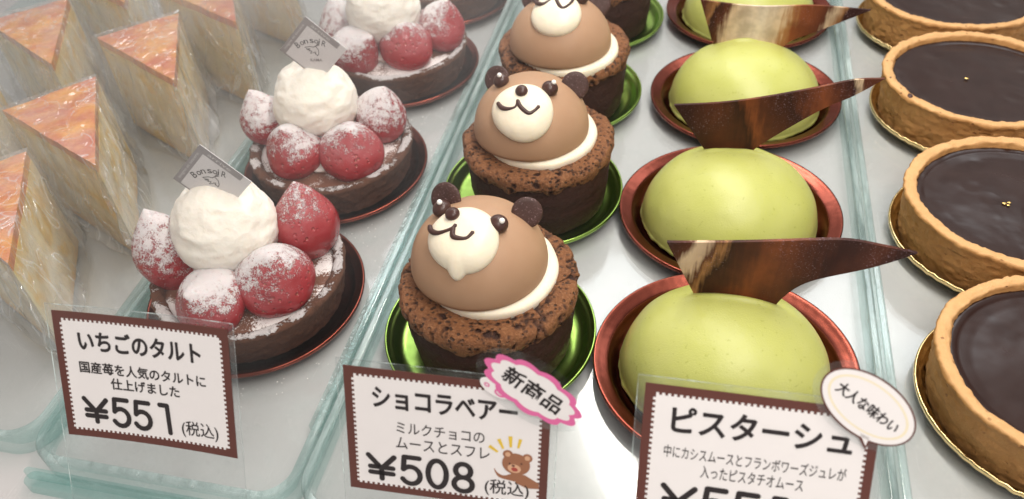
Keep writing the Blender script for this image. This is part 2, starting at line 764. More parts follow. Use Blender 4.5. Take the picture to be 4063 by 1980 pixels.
def mat_jelly():
    k = NT('orange_jelly')
    c = k.coord()
    n = k.step(k.noise(c, .8, 3, .5), .3, .7)
    b = k.mix(n, (.66, .115, .002), (.94, .40, .03))
    k.set(col=b, rough=.16, sss=.35, sssr=(1, .5, .15), ssss=.003, coat=.6, coatr=.06,
          normal=k.bump(k.noise(c, .7, 3, .5, .8), .5, .3))
    return k.m


M['cream'] = mat_cream()
M['berry'] = mat_strawberry('dusted_strawberry', 1.92, .95)
M['berry_red'] = mat_strawberry('lightly_dusted_strawberry', 2.10, 1.0)
M['berry_white'] = mat_strawberry('thickly_dusted_strawberry', 1.52, .50)
M['shell'] = mat_cocoa_shell()
M['custard'] = mat_custard()
M['foil_brown'] = mat_foil('brown_foil', (.22, .056, .038), .25)
M['foil_green'] = mat_foil('green_foil', (.32, .50, .11), .28)
M['foil_gold'] = mat_foil('gold_foil', (.82, .62, .30), .20, .1)
M['souffle'] = mat_souffle()
M['souffle_side'] = mat_souffle_side()
M['mousse'] = mat_mousse()
M['muzzle'] = mat_muzzle()
M['choc'] = mat_choc()
M['choc_ear'] = mat_choc('sparkling_chocolate', True, .45)
M['choc_line'] = mat_choc('piped_chocolate', False, .4)
M['pist'] = mat_pistachio()
dk, br, rb, cr, tn = (.034, .010, .007), (.095, .026, .012), (.22, .060, .020), (.66, .49, .32), (.36, .17, .065)
M['leaf_a'] = mat_leaf('marbled_chocolate', [(0, dk), (.10, br), (.14, cr), (.185, (.60, .42, .27)), (.22, br), (.25, tn), (.29, dk), (.38, br), (.47, rb), (.60, br), (.72, dk), (.90, br), (1, dk)], -.35)
M['leaf_b'] = mat_leaf('dark_marbled_chocolate', [(0, dk), (.20, br), (.30, dk), (.36, rb), (.42, br), (.60, dk), (.75, rb), (.82, br), (.90, dk), (.93, cr), (.96, br)], .3)
M['leaf_c'] = mat_leaf('pale_marbled_chocolate', [(.02, br), (.08, tn), (.11, dk), (.17, br), (.22, cr), (.40, (.76, .64, .50)), (.54, cr), (.58, tn), (.64, rb), (.80, br), (.84, cr), (.90, tn), (.94, dk)], -.25)
M['tart'] = mat_tart()
M['ganache'] = mat_ganache()
M['gold'] = mat_foil('gold_leaf', (1.0, .72, .25), .25)
M['acrylic'] = mat_acrylic('clear_acrylic', (.86, .952, .942), .14)
M['floor_acrylic'] = mat_acrylic('clear_acrylic_floor', (.975, .99, .988), .05, .08)
M['laminate'] = mat_acrylic('clear_laminate', (.975, .98, .98), .06, .04, .06)
M['laminate_highlight'] = mat_acrylic('laminate_highlight', (.95, .96, .96), 1.1, .1, 0, 3.0)
M['edge'] = mat_edge()
M['film'] = mat_film()
def mat_shelf():
    k = NT('white_shelf')
    c = k.coord(False)
    n = k.noise(c, .25, 4, .6)
    sm = k.step(k.noise(c, .9, 5, .7, 1.5), .52, .75)
    sc = k.step(k.noise(k.coord(False, (6, .25, 1)), 1.6, 3, .7), .60, .72)
    b = k.mix(n, (.505, .49, .487), (.555, .535, .53))
    b = k.mix(k.math('MULTIPLY', sm, .22), b, (.45, .425, .415))
    k.set(col=b, rough=k.math('ADD', .22, k.math('MULTIPLY', k.math('ADD', sm, sc), .12)), normal=k.bump(n, .15, .1))
    return k.m


M['shelf'] = mat_shelf()
M['sponge'] = mat_sponge()
M['jelly'] = mat_jelly()
M['paper'] = mat_plain('white_paper', (.78, .75, .74), .5, .02)
M['brown_print'] = mat_plain('brown_print', (.105, .030, .021), .5, .08)
M['black_print'] = mat_plain('black_print', (.016, .011, .012), .45, .05)
M['grey_print'] = mat_plain('grey_print', (.10, .095, .095), .4, .05)
M['pink_print'] = mat_plain('pink_print', (.68, .135, .33), .5, .05)
M['bear_print'] = mat_plain('bear_brown_print', (.30, .125, .062), .5, .05)
M['bear_dark'] = mat_plain('bear_outline_print', (.10, .035, .02), .5, .05)
M['bear_tan'] = mat_plain('bear_tan_print', (.62, .36, .22), .5, .05)
M['red_print'] = mat_plain('red_print', (.35, .05, .035), .5, .05)
M['yellow_print'] = mat_plain('yellow_print', (.72, .50, .04), .5, .05)
M['pale_yellow_print'] = mat_plain('pale_yellow_print', (.78, .70, .50), .5, .05)
M['silver'] = mat_plain('silver_print', (.30, .28, .28), .35, .08, metal=.3)
M['card'] = mat_plain('clear_white_card', (.58, .56, .555), .25, .04)
M['dot'] = mat_plain('white_icing', (.84, .82, .78), .4, .03)

# ------------------------------------------------------------------ the shelf
V, Fc = [], []
v, f = extrude([(-70, 10.35), (60, 10.35), (60, 80), (-70, 80)], -1.2, 0.0)
struct(make('shelf', v, f, M['shelf'], None, False))
v, f = extrude([(-70, -20), (60, -20), (60, 10.2), (-70, 10.2)], -1.5, -0.35)
struct(make('counter', v, f, M['shelf'], None, False))


# ------------------------------------------------------------------ clear trays
def rounded(x0, y0, x1, y1, r, n=10):
    P = []
    for cx, cy, a in ((x1 - r, y1 - r, 0), (x0 + r, y1 - r, 90), (x0 + r, y0 + r, 180), (x1 - r, y0 + r, 270)):
        for k in range(n + 1):
            t = math.radians(a + 90 * k / n)
            P.append((cx + r * math.cos(t), cy + r * math.sin(t), math.cos(t), math.sin(t)))
    return P


def tray(label, x0, x1, y0=11.9, y1=62.0, h=1.25, th=.32):
    t = thing('acrylic_tray', label, 'tray', ((x0 + x1) / 2, y0, 0), 0, 'clear trays side by side in the case')
    ox, oy = (x0 + x1) / 2, y0
    P = rounded(x0, y0, x1, y1, 1.3)
    # cross-section of the wall: (inset, z); a soft round top
    sec = [(0.0, .03), (0.0, h - .12), (.05, h - .03), (.16, h), (th - .05, h - .03), (th, h - .12), (th, .24)]
    V, Fc, fm = [], [], []
    n, m = len(P), len(sec)
    for (x, y, nx, ny) in P:
        for (d, z) in sec:
            V.append((x - nx * d - ox, y - ny * d - oy, z))
    for i in range(n):
        j = (i + 1) % n
        for k in range(m - 1):
            Fc.append((i * m + k, j * m + k, j * m + k + 1, i * m + k + 1))
            fm.append(1 if 1 <= k <= 4 else 0)
    make('wall', V, Fc, [M['acrylic'], M['edge']], t, 'auto', fm)
    Q = rounded(x0 + .02, y0 + .02, x1 - .02, y1 - .02, 1.28)
    v, f = extrude([(p[0] - ox, p[1] - oy) for p in Q], .03, .2)
    make('floor', v, f, M['floor_acrylic'], t, False)
    return t


tray('clear acrylic tray under the orange glazed cake slices', -45.0, -21.95, 12.5)
tb = tray('clear acrylic tray under the strawberry tarts', -21.9, -11.65)
v, f = extrude([(-12.42, 15.4), (-12.0, 15.4), (-12.0, 40.0), (-12.42, 40.0)], .22, .52)
make('textured_strip', v - np.array([-16.775, 11.9, 0]), f, mat_acrylic('crackled_acrylic', (.90, .96, .95), .42, .10, .9, 3.0), tb, False)
tray('wide clear acrylic tray shared by the bear cakes and the green domes', -11.55, 8.0)
tray('clear acrylic tray under the chocolate tarts', 8.08, 28.0)


def rail(label, x0, x1):
    th = .28
    v, f = extrude(roundrect2(x0, 11.20, x1, 11.78, .28), .02, .55)
    v2, f2 = extrude(roundrect2(x0 + .1, 11.45, x1 - .1, 11.70, .12), .56, .95)
    o = make('card_rail', *join([(v, f), (v2, f2)]), M['acrylic'], None, 'auto')
    return tag(o, label, 'rail', 'clear rails that hold the price cards')


def roundrect2(x0, y0, x1, y1, r):
    return [(p[0], p[1]) for p in rounded(x0, y0, x1, y1, r, 6)]


rail('clear plastic rail under the card reading 551 yen', -21.7, -11.8)
rail('clear plastic rail under the bear card and the green dome card', -11.6, 7.9)
Z0 = .205                                   # top of the tray floor


# ------------------------------------------------------------------ foil plates
def plate(label, x, y, r, mat, group, sx=1.0, sy=1.0, rot=0, rim=.55, wide=.42, ripple=0):
    prof = [(0, 0.0), (r - wide - .55, 0.0), (r - wide - .28, .04), (r - wide - .10, rim * .45), (r - wide, rim * .72), (r - wide + .10, rim * .80),
            (r - wide * .45, rim * .93), (r - .08, rim + .04), (r - .015, rim + .02), (r, rim - .05), (r - .02, rim - .16), (r - .06, rim - .17),
            (r - .08, rim - .06), (r - wide * .5, rim * .80), (r - wide, rim * .55), (r - wide - .25, -.0)]
    prof = [prof[0]] + smoothprof(prof[1:-1], 1) + [prof[-1]]
    v, f = lathe(prof, 128, sx, sy)
    if ripple:
        a = np.arctan2(v[:, 1], v[:, 0])
        rr = np.hypot(v[:, 0], v[:, 1])
        w = np.exp(-((rr - (r - wide - .2)) / .35) ** 2)
        v[:, 2] += w * ripple * np.abs(np.sin(a * 26))
    o = make('foil_plate', v, f, mat, None)
    o.location = Vector((x, y, Z0)) * U
    o.rotation_euler.z = rot
    tag(o, label, 'plate', group)
    return o


# ------------------------------------------------------------------ strawberry tarts
def berry_mesh(R0, L, axis, seed):
    n, m = 56, 40
    V, Fc = [], []
    prof = []
    for i in range(m + 1):
        t = i / m                                   # 0 tip, 1 stalk end
        r = R0 * (math.sin(math.pi * t ** 1.22) ** .72 if 0 < t < 1 else 0)
        prof.append((r, L * (.5 - t)))
    v, f = lathe(prof[::-1], n)
    d = fbm(v, .55, seed, 2)
    v = v * (1 + .12 * d[:, None])
    w = worley(v, 3.0 / 1.0, seed)
    nrm = v / (np.linalg.norm(v, axis=1)[:, None] + 1e-6)
    v = v - nrm * (.045 * np.clip(1 - w / .45, 0, 1))[:, None]
    x, y, z = frame(axis)
    return v @ np.array([x, y, z]), f


def cream_mesh(rx, ry, rz, seed, amp=.10):
    v, f = sphere(1.0, 120, 80)
    n = v.copy()
    ridge = 1 - np.abs(fbm(n * np.array([1.0, 1.0, 1.9]) + seed, 1.7, seed, 3))
    lump = fbm(n, 1.0, seed + 5, 2)
    fine = fbm(n, 6.5, seed + 9, 3)
    s = 1 + amp * (ridge - .75) * .85 + .09 * lump + .018 * fine
    v = n * s[:, None] * np.array([rx, ry, rz])
    v[:, 2] = np.where(v[:, 2] < -rz * .8, -rz * .8, v[:, 2])
    return v, f


def strawberry_tart(label, x, y, berries, cream, seed):
    t = thing('strawberry_tart', label, 'tart', (x, y, Z0 + .05), 0, 'strawberry tarts on brown foil plates')
    prof = dense([(0, .0), (3.45, .0), (3.62, .10), (3.95, 1.45), (4.02, 1.72), (3.92, 1.86), (3.62, 1.84), (3.48, 1.70), (3.42, 1.30)], .07)
    v, f = lathe(prof, 220)
    n = fbm(v, 1.1, seed, 4)
    n2 = fbm(v, 5, seed + 3, 3)
    rr = np.hypot(v[:, 0], v[:, 1])[:, None] + 1e-6
    k = np.clip(rr[:, 0] / 3.5, 0, 1) ** 4
    v[:, :2] += v[:, :2] / rr * (k * (.07 * n + .075 * n2))[:, None]
    v[:, 2] += np.where(v[:, 2] > 1.2, .07 * n + .05 * n2, 0)
    make('tart_shell', v, f, M['shell'], t)
    prof = dense([(3.6, 1.45), (3.3, 1.62), (2.2, 1.72), (0, 1.78)], .1)
    v, f = lathe(prof, 120)
    v[:, 2] += .09 * fbm(v, 1.4, seed + 1, 3)
    make('custard_filling', v, f, M['custard'], t)
    v, f = cream_mesh(2.45, 2.35, .75, seed + 30, .16)
    v[:, 2] += 1.95
    make('cream_bed', v, f, M['cream'], t)
    bx, by, bz, br_ = cream
    v, f = cream_mesh(br_, br_ * .98, br_ * .98, seed + 11)
    v += np.array([bx, by, bz])
    make('cream_ball', v, f, M['cream'], t)
    for i, (px, py, pz, R0, L, ax, mk) in enumerate(berries):
        v, f = berry_mesh(R0, L, ax, seed * 7 + i)
        make('strawberry', v + np.array([px, py, pz]), f, M[mk], t)
    return t


SG = 'brown foil plates under the strawberry tarts'
st = [(-17.19, 21.34), (-17.04, 30.35), (-16.77, 40.06), (-16.6, 49.0)]
plate('brown foil plate under the frontmost strawberry tart', *st[0], 4.62, M['foil_brown'], SG)
plate('brown foil plate under the second strawberry tart from the front', *st[1], 4.62, M['foil_brown'], SG)
plate('brown foil plate under the third strawberry tart from the front', *st[2], 4.62, M['foil_brown'], SG)
plate('brown foil plate under the strawberry tart cut off by the top of the photo', *st[3], 4.62, M['foil_brown'], SG)
strawberry_tart('strawberry tart nearest the front, behind the price card for 551 yen', *st[0],
                [(-3.15, -.60, 2.95, 1.32, 4.24, (-.12, .1, 1), 'berry_white'),
                 (-.45, -2.45, 2.35, 1.53, 2.86, (-.2, -.55, .8), 'berry'),
                 (1.85, -1.0, 2.70, 1.57, 3.39, (.25, -.25, 1), 'berry'),
                 (2.0, 1.95, 3.0, 1.35, 3.92, (-.05, .1, 1), 'berry_red'),
                 (-1.9, 2.5, 2.7, 1.30, 3.29, (-.2, .4, 1), 'berry')],
                (-.62, .40, 3.80, 2.12), 3)
strawberry_tart('strawberry tart with a faded diamond card, second from the front', *st[1],
                [(-3.35, .15, 2.8, 1.30, 3.39, (-.25, 0, 1), 'berry_white'),
                 (-.95, -1.85, 2.55, 1.47, 3.18, (-.1, -.25, 1), 'berry'),
                 (1.7, -1.4, 2.55, 1.53, 3.07, (.2, -.3, 1), 'berry_red'),
                 (2.3, 1.3, 2.8, 1.35, 3.29, (.3, 0, 1), 'berry_white'),
                 (-2.3, 2.5, 2.7, 1.30, 3.29, (-.3, .4, 1), 'berry')],
                (-.52, .45, 3.80, 2.05), 5)
strawberry_tart('strawberry tart third from the front, its cream cut by the top edge', *st[2],
                [(-3.3, .2, 2.7, 1.40, 3.39, (-.25, 0, 1), 'berry_white'),
                 (-1.5, -2.2, 2.45, 1.46, 3.39, (.75, -.25, .7), 'berry_white'),
                 (1.15, -1.5, 2.65, 1.53, 3.07, (.1, -.3, 1), 'berry_red'),
                 (2.6, .5, 2.7, 1.43, 3.39, (.3, 0, 1), 'berry'),
                 (-1.5, 2.7, 2.7, 1.30, 3.29, (-.3, .4, 1), 'berry')],
                (-.45, -.2, 3.80, 2.05), 8)
strawberry_tart('strawberry tart of which only the front edge shows at the top', *st[3],
                [(-.9, -2.1, 2.5, 1.46, 3.18, (-.1, -.25, 1), 'berry'),
                 (1.8, -1.3, 2.6, 1.51, 3.07, (.2, -.3, 1), 'berry')],
                (-.4, .3, 3.8, 2.0), 12)


# ------------------------------------------------------------------ diamond cards stuck in the cream
def logo_card(label, x, y, z, side, yaw, tilt, writing=True):
    t = thing('logo_card', label, 'card', (x, y, z), 0, 'diamond cards standing in the cream')
    t.rotation_euler = (math.radians(90 - tilt), 0, yaw)
    h = side / 2
    rot = math.radians(46)
    c, s = math.cos(rot), math.sin(rot)

    def rt(vf):
        v = np.array(vf[0], float)
        o = v.copy()
        o[:, 0] = c * v[:, 0] - s * v[:, 1]
        o[:, 1] = s * v[:, 0] + c * v[:, 1]
        return o, vf[1]
    make('sheet', *rt(extrude([(-h, -h), (h, -h), (h, h), (-h, h)], 0, .03)), M['card'], t, False)
    w = .30
    bands = [extrude([(h - w, -h + .35), (h, -h + .35), (h, h), (h - w, h)], .034, .037),
             extrude([(-h, h - w), (h - w - .002, h - w), (h - w - .002, h), (-h, h)], .034, .037),
             extrude([(-h, -h + .02), (-h + w, -h + .02), (-h + w, -h + .3), (-h, -h + .3)], .034, .037),
             extrude([(-h, -h + .302), (-h + .06, -h + .302), (-h + .06, h - w - .002), (-h, h - w - .002)], .034, .037)]
    make('silver_band', *rt(join(bands)), M['silver'], t, False)
    if writing:
        # arched word and dove, upright in the diamond
        parts = []
        word = 'Bon soiR'
        k = 0
        xs = [-.68, -.46, -.26, 0, .02, .23, .42, .56]
        for ch, px in zip(word, xs):
            if ch == ' ':
                continue
            a = -px * .75
            v, f = text_mesh(ch, -.10, 0, .10 if ch != 'i' else -.04, .30 if ch in 'BRi' else .20, .042, .0)
            q = v.copy()
            q[:, 0] = math.cos(a) * v[:, 0] - math.sin(a) * v[:, 1] + px + .05
            q[:, 1] = math.sin(a) * v[:, 0] + math.cos(a) * v[:, 1] + .30 - px * px * .55
            parts.append((q, f))
        q, f = join(parts)
        make('word', q * np.array([.92, .92, 1]) + np.array([-.04, .06, 0]), f, M['grey_print'], t, False)
        d = [stroke([(-.35, .12), (-.1, .16), (.05, .12), (.14, .18), (.2, .1), (.26, 0), (.24, -.2), (.16, -.3), (.1, -.2)], .025, 0, .042),
             stroke([(-.35, .12), (-.28, .06), (-.12, .04), (-.3, .01), (-.14, -.02), (-.2, -.06), (-.05, -.06)], .02, 0, .042),
             stroke([(-.05, -.06), (-.16, -.18), (0, -.15), (.06, -.1), (.08, -.22), (.12, -.1)], .02, 0, .042),
             stroke([(.17, .18), (.27, .28), (.32, .26)], .03, 0, .042), stroke([(.22, .2), (.33, .22)], .03, 0, .042)]
        make('dove_emblem', *join(d), M['grey_print'], t, False)
        make('small_word', *join([text_mesh('KAMA', -.22, -.58, .34, -.44, .042, .01)]), M['silver'], t, False)
        v, f = text_mesh('soigne et sincere', -.9, h - .22, .75, h - .08, .042)
        v2, f2 = text_mesh('arrive tout', h - .22, -.55, h - .08, .8, .042) if False else text_mesh('arrive', -.5, -.07, .5, .07, .042)
        q = v2.copy()
        q[:, 0], q[:, 1] = h - .15 + v2[:, 1], .2 - v2[:, 0]
        make('edge_word', *rt(join([(v, f), (q, f2)])), M['card'], t, False)
    return t


logo_card('clear white diamond card with a dove, in the cream of the frontmost tart', -17.62, 21.75, 6.45, 2.3, .06, 4)
logo_card('faint diamond card in the cream of the second tart', -17.0, 30.75, 6.95, 2.25, .10, 4, True)

rs = np.random.RandomState(4)
parts = []
for i in range(220):
    cx, cy = st[rs.randint(0, 3)]
    a_, r_ = rs.uniform(-2.2, 1.4), 4.75 + abs(rs.normal(0, .55))
    px, py = cx + r_ * math.cos(a_), cy + r_ * math.sin(a_)
    if px > -12.05 or px < -21.4:
        continue
    q = rs.uniform(.012, .035)
    v, f = sphere(q, 6, 4)
    parts.append((v * np.array([1, rs.uniform(.6, 1.2), .5]) + np.array([px, py, Z0 + .005]), f))
sug = make('sugar_specks', *join(parts), M['dot'], None, False)
sug['kind'] = 'stuff'
tag(sug, 'scattered specks of icing sugar on the tray beside the strawberry tarts', 'sugar')

# ------------------------------------------------------------------ bear cakes
DOME = (2.6, 2.6, 2.4)


def on_dome(p, lift):
    S = np.array(DOME)
    q = np.asarray(p, float)
    q = q / np.linalg.norm(q / S)
    n = q / (S * S)
    n /= np.linalg.norm(n)
    return q + n * lift, n


def bear_cake(label, x, y, dc, face, seed, drip=None, rot=0):
    """x,y of the cake; dc = centre of the mousse dome relative to it"""
    t = thing('bear_cake', label, 'cake', (x, y, Z0 + .02), 0, 'chocolate bear cakes on green foil plates')
    # dark side
    prof = dense([(0, 0), (3.05, 0), (3.2, .12), (3.32, 1.0), (3.40, 2.0), (3.36, 2.7), (3.30, 2.95)], .10)
    v, f = lathe(prof, 180)
    rr = np.hypot(v[:, 0], v[:, 1])[:, None] + 1e-6
    k = np.clip(rr[:, 0] / 3.0, 0, 1) ** 4
    d = .09 * fbm(v, .6, seed, 3) + .05 * fbm(v * np.array([1, 1, 2.5]), 1.6, seed + 2, 3)
    v[:, :2] += v[:, :2] / rr * (k * d)[:, None]
    make('cake_side', v * np.array([.965, .965, 1]), f, M['souffle_side'], t)
    # pitted crust
    prof = smoothprof([(3.26, 2.68), (3.46, 2.80), (3.56, 3.02), (3.54, 3.32), (3.40, 3.52), (3.0, 3.56), (2.3, 3.42), (1.6, 3.25), (0.9, 3.25), (0, 3.25)], 2)
    v, f = lathe(dense(prof, .045), 400)
    rr = np.hypot(v[:, 0], v[:, 1])[:, None] + 1e-6
    out = v / np.linalg.norm(v - np.array([0, 0, 1.0]), axis=1)[:, None]
    n = np.stack([v[:, 0], v[:, 1], (v[:, 2] - 2.3) * 2.2], 1)
    n /= np.linalg.norm(n, axis=1)[:, None]
    big = .15 * fbm(v, .6, seed + 4, 3) + .08 * fbm(v, 2.0, seed + 5, 3)
    # cracks and two sizes of burst bubbles
    w1 = worley(v + .12 * np.stack([vnoise(v, 3, seed + 31), vnoise(v, 3, seed + 32), vnoise(v, 3, seed + 33)], 1), 2.1, seed)
    w2 = worley(v, 4.3, seed + 8)
    gate = vnoise(v, .9, seed + 9)
    size = .30 + .12 * vnoise(v, 1.1, seed + 12)
    p1 = np.clip((size - w1) / .10, 0, 1) * (gate > -.75)
    p2 = np.clip((.33 - w2) / .12, 0, 1) * (vnoise(v, 1.3, seed + 10) > -.35) * .85
    cr_ = np.clip((.055 - np.abs(fbm(v, .75, seed + 15, 3))) / .05, 0, 1) * (vnoise(v, .5, seed + 16) > -.15)
    pit = np.maximum(np.maximum(p1, p2), cr_ * .9)
    disp = big - .16 * np.maximum(p1, cr_) - .06 * p2 + .02 * fbm(v, 8, seed + 20, 2)
    ragged = np.where(v[:, 2] < 2.95, .26 * fbm(v, 1.8, seed + 22, 3), 0)
    v = v + n * disp[:, None]
    v[:, 2] += ragged * 1.6
    v[:, :2] *= .965
    o = make('crust', v, f, M['souffle'], t)
    at = o.data.attributes.new('pit', 'FLOAT', 'POINT')
    at.data.foreach_set('value', pit.astype(np.float32))
    dc = np.array(dc, float)
    # cream cushion under the dome
    prof = smoothprof([(0, -.75), (2.2, -.72), (2.50, -.5), (2.56, -.22), (2.49, .02), (2.0, .1), (0, .15)], 2)
    v, f = lathe(dense(prof, .12), 110)
    v = v * (1 + .025 * fbm(v, .8, seed + 40, 2))[:, None]
    make('cream_cushion', v + dc + np.array([.46, -.04, -.10]), f, M['muzzle'], t)
    # mousse dome
    m = 40
    prof = [(0, -.02), (2.5, -.03), (2.585, .0)] + [(DOME[0] * math.cos(a), .06 + (DOME[2] - .06) * math.sin(a)) for a in np.linspace(.03, math.pi / 2, m)]
    prof[-1] = (0, DOME[2])
    v, f = lathe(prof, 110)
    v = v * (1 + .012 * fbm(v, .6, seed + 50, 2))[:, None]
    make('mousse_dome', v + dc, f, M['mousse'], t)
    # muzzle
    mz = np.array(face['muz'], float)
    _, n0 = on_dome(mz, 0)
    ax, ay, _ = frame(n0)
    c0, _ = on_dome(mz, 0)
    Rm, th = face.get('mr', 1.30), .50
    V, Fc = [], []
    nr, na = 22, 120
    for i in range(nr + 1):
        q = i / nr
        for j in range(na):
            a = 2 * math.pi * j / na
            wob = 1 + .035 * math.sin(2 * a + seed) + .025 * math.sin(3 * a + 2 * seed)
            rad = Rm * q * wob
            if drip is not None:
                dd = math.cos(a - drip)
                if dd > .955:
                    rad *= 1 + .27 * q * ((dd - .955) / .045) ** 2
            p = c0 + ax * rad * math.cos(a) + ay * rad * math.sin(a)
            e = th * max(0.0, 1 - q ** 4) ** .5 * (1 - .25 * q * q)
            P, nn = on_dome(p, e - .01)
            V.append(P)
    for i in range(nr):
        for j in range(na):
            j2 = (j + 1) % na
            Fc.append((i * na + j, (i + 1) * na + j, (i + 1) * na + j2, i * na + j2))
    V = np.array(V)
    V = V + n0 * (.05 * fbm(V, 1.1, seed + 60, 2))[:, None]
    mzo = make('muzzle', V + dc, Fc, M['muzzle'], t)
    # nose, mouth on the muzzle
    P, nn = on_dome(face['nose'], .50)
    v, f = sphere(.27, 28, 18)
    fx, fy, fz = frame(nn)
    v = (v * np.array([1, 1, .75])) @ np.array([fx, fy, fz])
    make('nose', v + P + dc, f, M['choc'], mzo)
    for seg in face['mouth']:
        pts = [on_dome(q, .47)[0] for q in seg]
        v, f = tube(pts, .085, 8, lambda u: 1 + .25 * math.sin(6 * u))
        make('mouth', v + dc, f, M['choc_line'], mzo)
    for e, dd in face['eyes']:
        P, nn = on_dome(e, .16)
        v, f = sphere(.34, 28, 18)
        fx, fy, fz = frame(nn)
        v = (v * np.array([1.05, 1.05, .9])) @ np.array([fx, fy, fz])
        eye = make('eye', v + P + dc, f, M['choc'], t)
        d = np.array(dd, float)
        d /= np.linalg.norm(d)
        v, f = sphere(.105, 16, 10)
        make('eye_highlight', v + P + d * .34 + dc, f, M['dot'], eye)
    for e, nrm, er in face['ears']:
        fx, fy, fz = frame(nrm)
        prof = smoothprof([(0, -.08), (er - .06, -.08), (er, -.03), (er, .03), (er - .06, .08), (0, .08)], 1)
        v, f = lathe(prof, 48)
        v = v * (1 + .02 * fbm(v, 2, seed, 2))[:, None]
        make('ear', v @ np.array([fx, fy, fz]) + np.array(e) + dc, f, M['choc_ear'], t)
    return t


BG = 'green foil plates under the bear cakes'
bp = [(-6.81, 20.96), (-6.84, 29.97), (-6.82, 38.51), (-6.33, 46.97)]
plate('green foil plate under the frontmost bear cake', *bp[0], 4.25, M['foil_green'], BG, rim=.62, wide=.30)
plate('green foil plate under the second bear cake from the front', *bp[1], 4.25, M['foil_green'], BG, rim=.62, wide=.30)
plate('green foil plate under the third bear cake from the front', *bp[2], 4.25, M['foil_green'], BG, rim=.62, wide=.30)
plate('green foil plate under the bear cake cut off by the top of the photo', *bp[3], 4.25, M['foil_green'], BG, rim=.62, wide=.30)
f1 = dict(muz=(-.18, -1.11, 2.16), nose=(-.60, -.55, 2.6), mr=1.45,
          mouth=[[(-1.4, -.9, 2.33), (-1.28, -1.13, 2.31), (-.96, -1.26, 2.38), (-.54, -1.15, 2.53), (-.40, -1.01, 2.61)],
                 [(-.46, -1.1, 2.55), (-.41, -1.39, 2.45), (-.18, -1.47, 2.44), (.1, -1.43, 2.46), (.27, -1.21, 2.55)]],
          eyes=[((1.04, -.40, 2.5), (.5, -.35, .8)), ((-1.36, .25, 2.3), (-.1, -.1, 1))],
          ears=[((-1.36, .95, 2.12), (-.15, -.75, .45), .62), ((1.75, .8, 1.98), (.2, -.75, .45), .58)])
f2 = dict(muz=(0, -1.6, 1.9), nose=(-.07, -1.15, 2.5), mr=1.48,
          mouth=[[(-1.02, -1.59, 2.17), (-.82, -1.8, 2.11), (-.53, -1.89, 2.12), (-.21, -1.83, 2.21), (-.16, -1.58, 2.38)],
                 [(-.16, -1.6, 2.37), (.01, -1.83, 2.22), (.37, -1.99, 2.07), (.6, -1.85, 2.13), (.74, -1.67, 2.22)]],
          eyes=[((1.05, -.42, 2.5), (.45, .1, .8)), ((-1.36, .1, 2.4), (-.1, -.3, 1))],
          ears=[((-1.65, .85, 1.8), (-.2, -.75, .45), .62), ((1.86, .85, 1.78), (.2, -.75, .45), .62)])
f3 = dict(muz=(.0, -1.0, 2.2), nose=(-.2, -.1, 2.7), mr=1.42,
          mouth=[[(-1.2, -.49, 2.55), (-.96, -.91, 2.57), (-.65, -1.04, 2.62), (-.37, -.86, 2.71), (-.1, -.53, 2.78)],
                 [(-.1, -.55, 2.77), (.09, -1.02, 2.69), (.36, -1.28, 2.59), (.63, -1.01, 2.63), (.78, -.62, 2.69)]],
          eyes=[((1.1, .35, 2.5), (.45, -.2, .8)), ((-1.3, .5, 2.4), (-.1, -.3, 1))],
          ears=[((-1.6, 1.1, 1.8), (-.2, -.75, .45), .62), ((1.8, 1.1, 1.7), (.2, -.75, .45), .62)])
bear_cake('bear cake at the front with a drip under its cream muzzle', bp[0][0] + .12, bp[0][1] + .1, (-.41, .39, 3.78), f1, 21, drip=-1.45)
bear_cake('bear cake second from the front with a centred smiling muzzle', bp[1][0] + .3, bp[1][1] + .1, (-.31, .1, 3.85), f2, 34)
bear_cake('bear cake third from the front, its eyes above the top edge', bp[2][0] + .1, bp[2][1] - .2, (-.10, -.65, 3.85), f3, 55)
bear_cake('bear cake at the back of which only the lower side shows', bp[3][0] + .1, bp[3][1], (-.3, .1, 3.85), f2, 68)


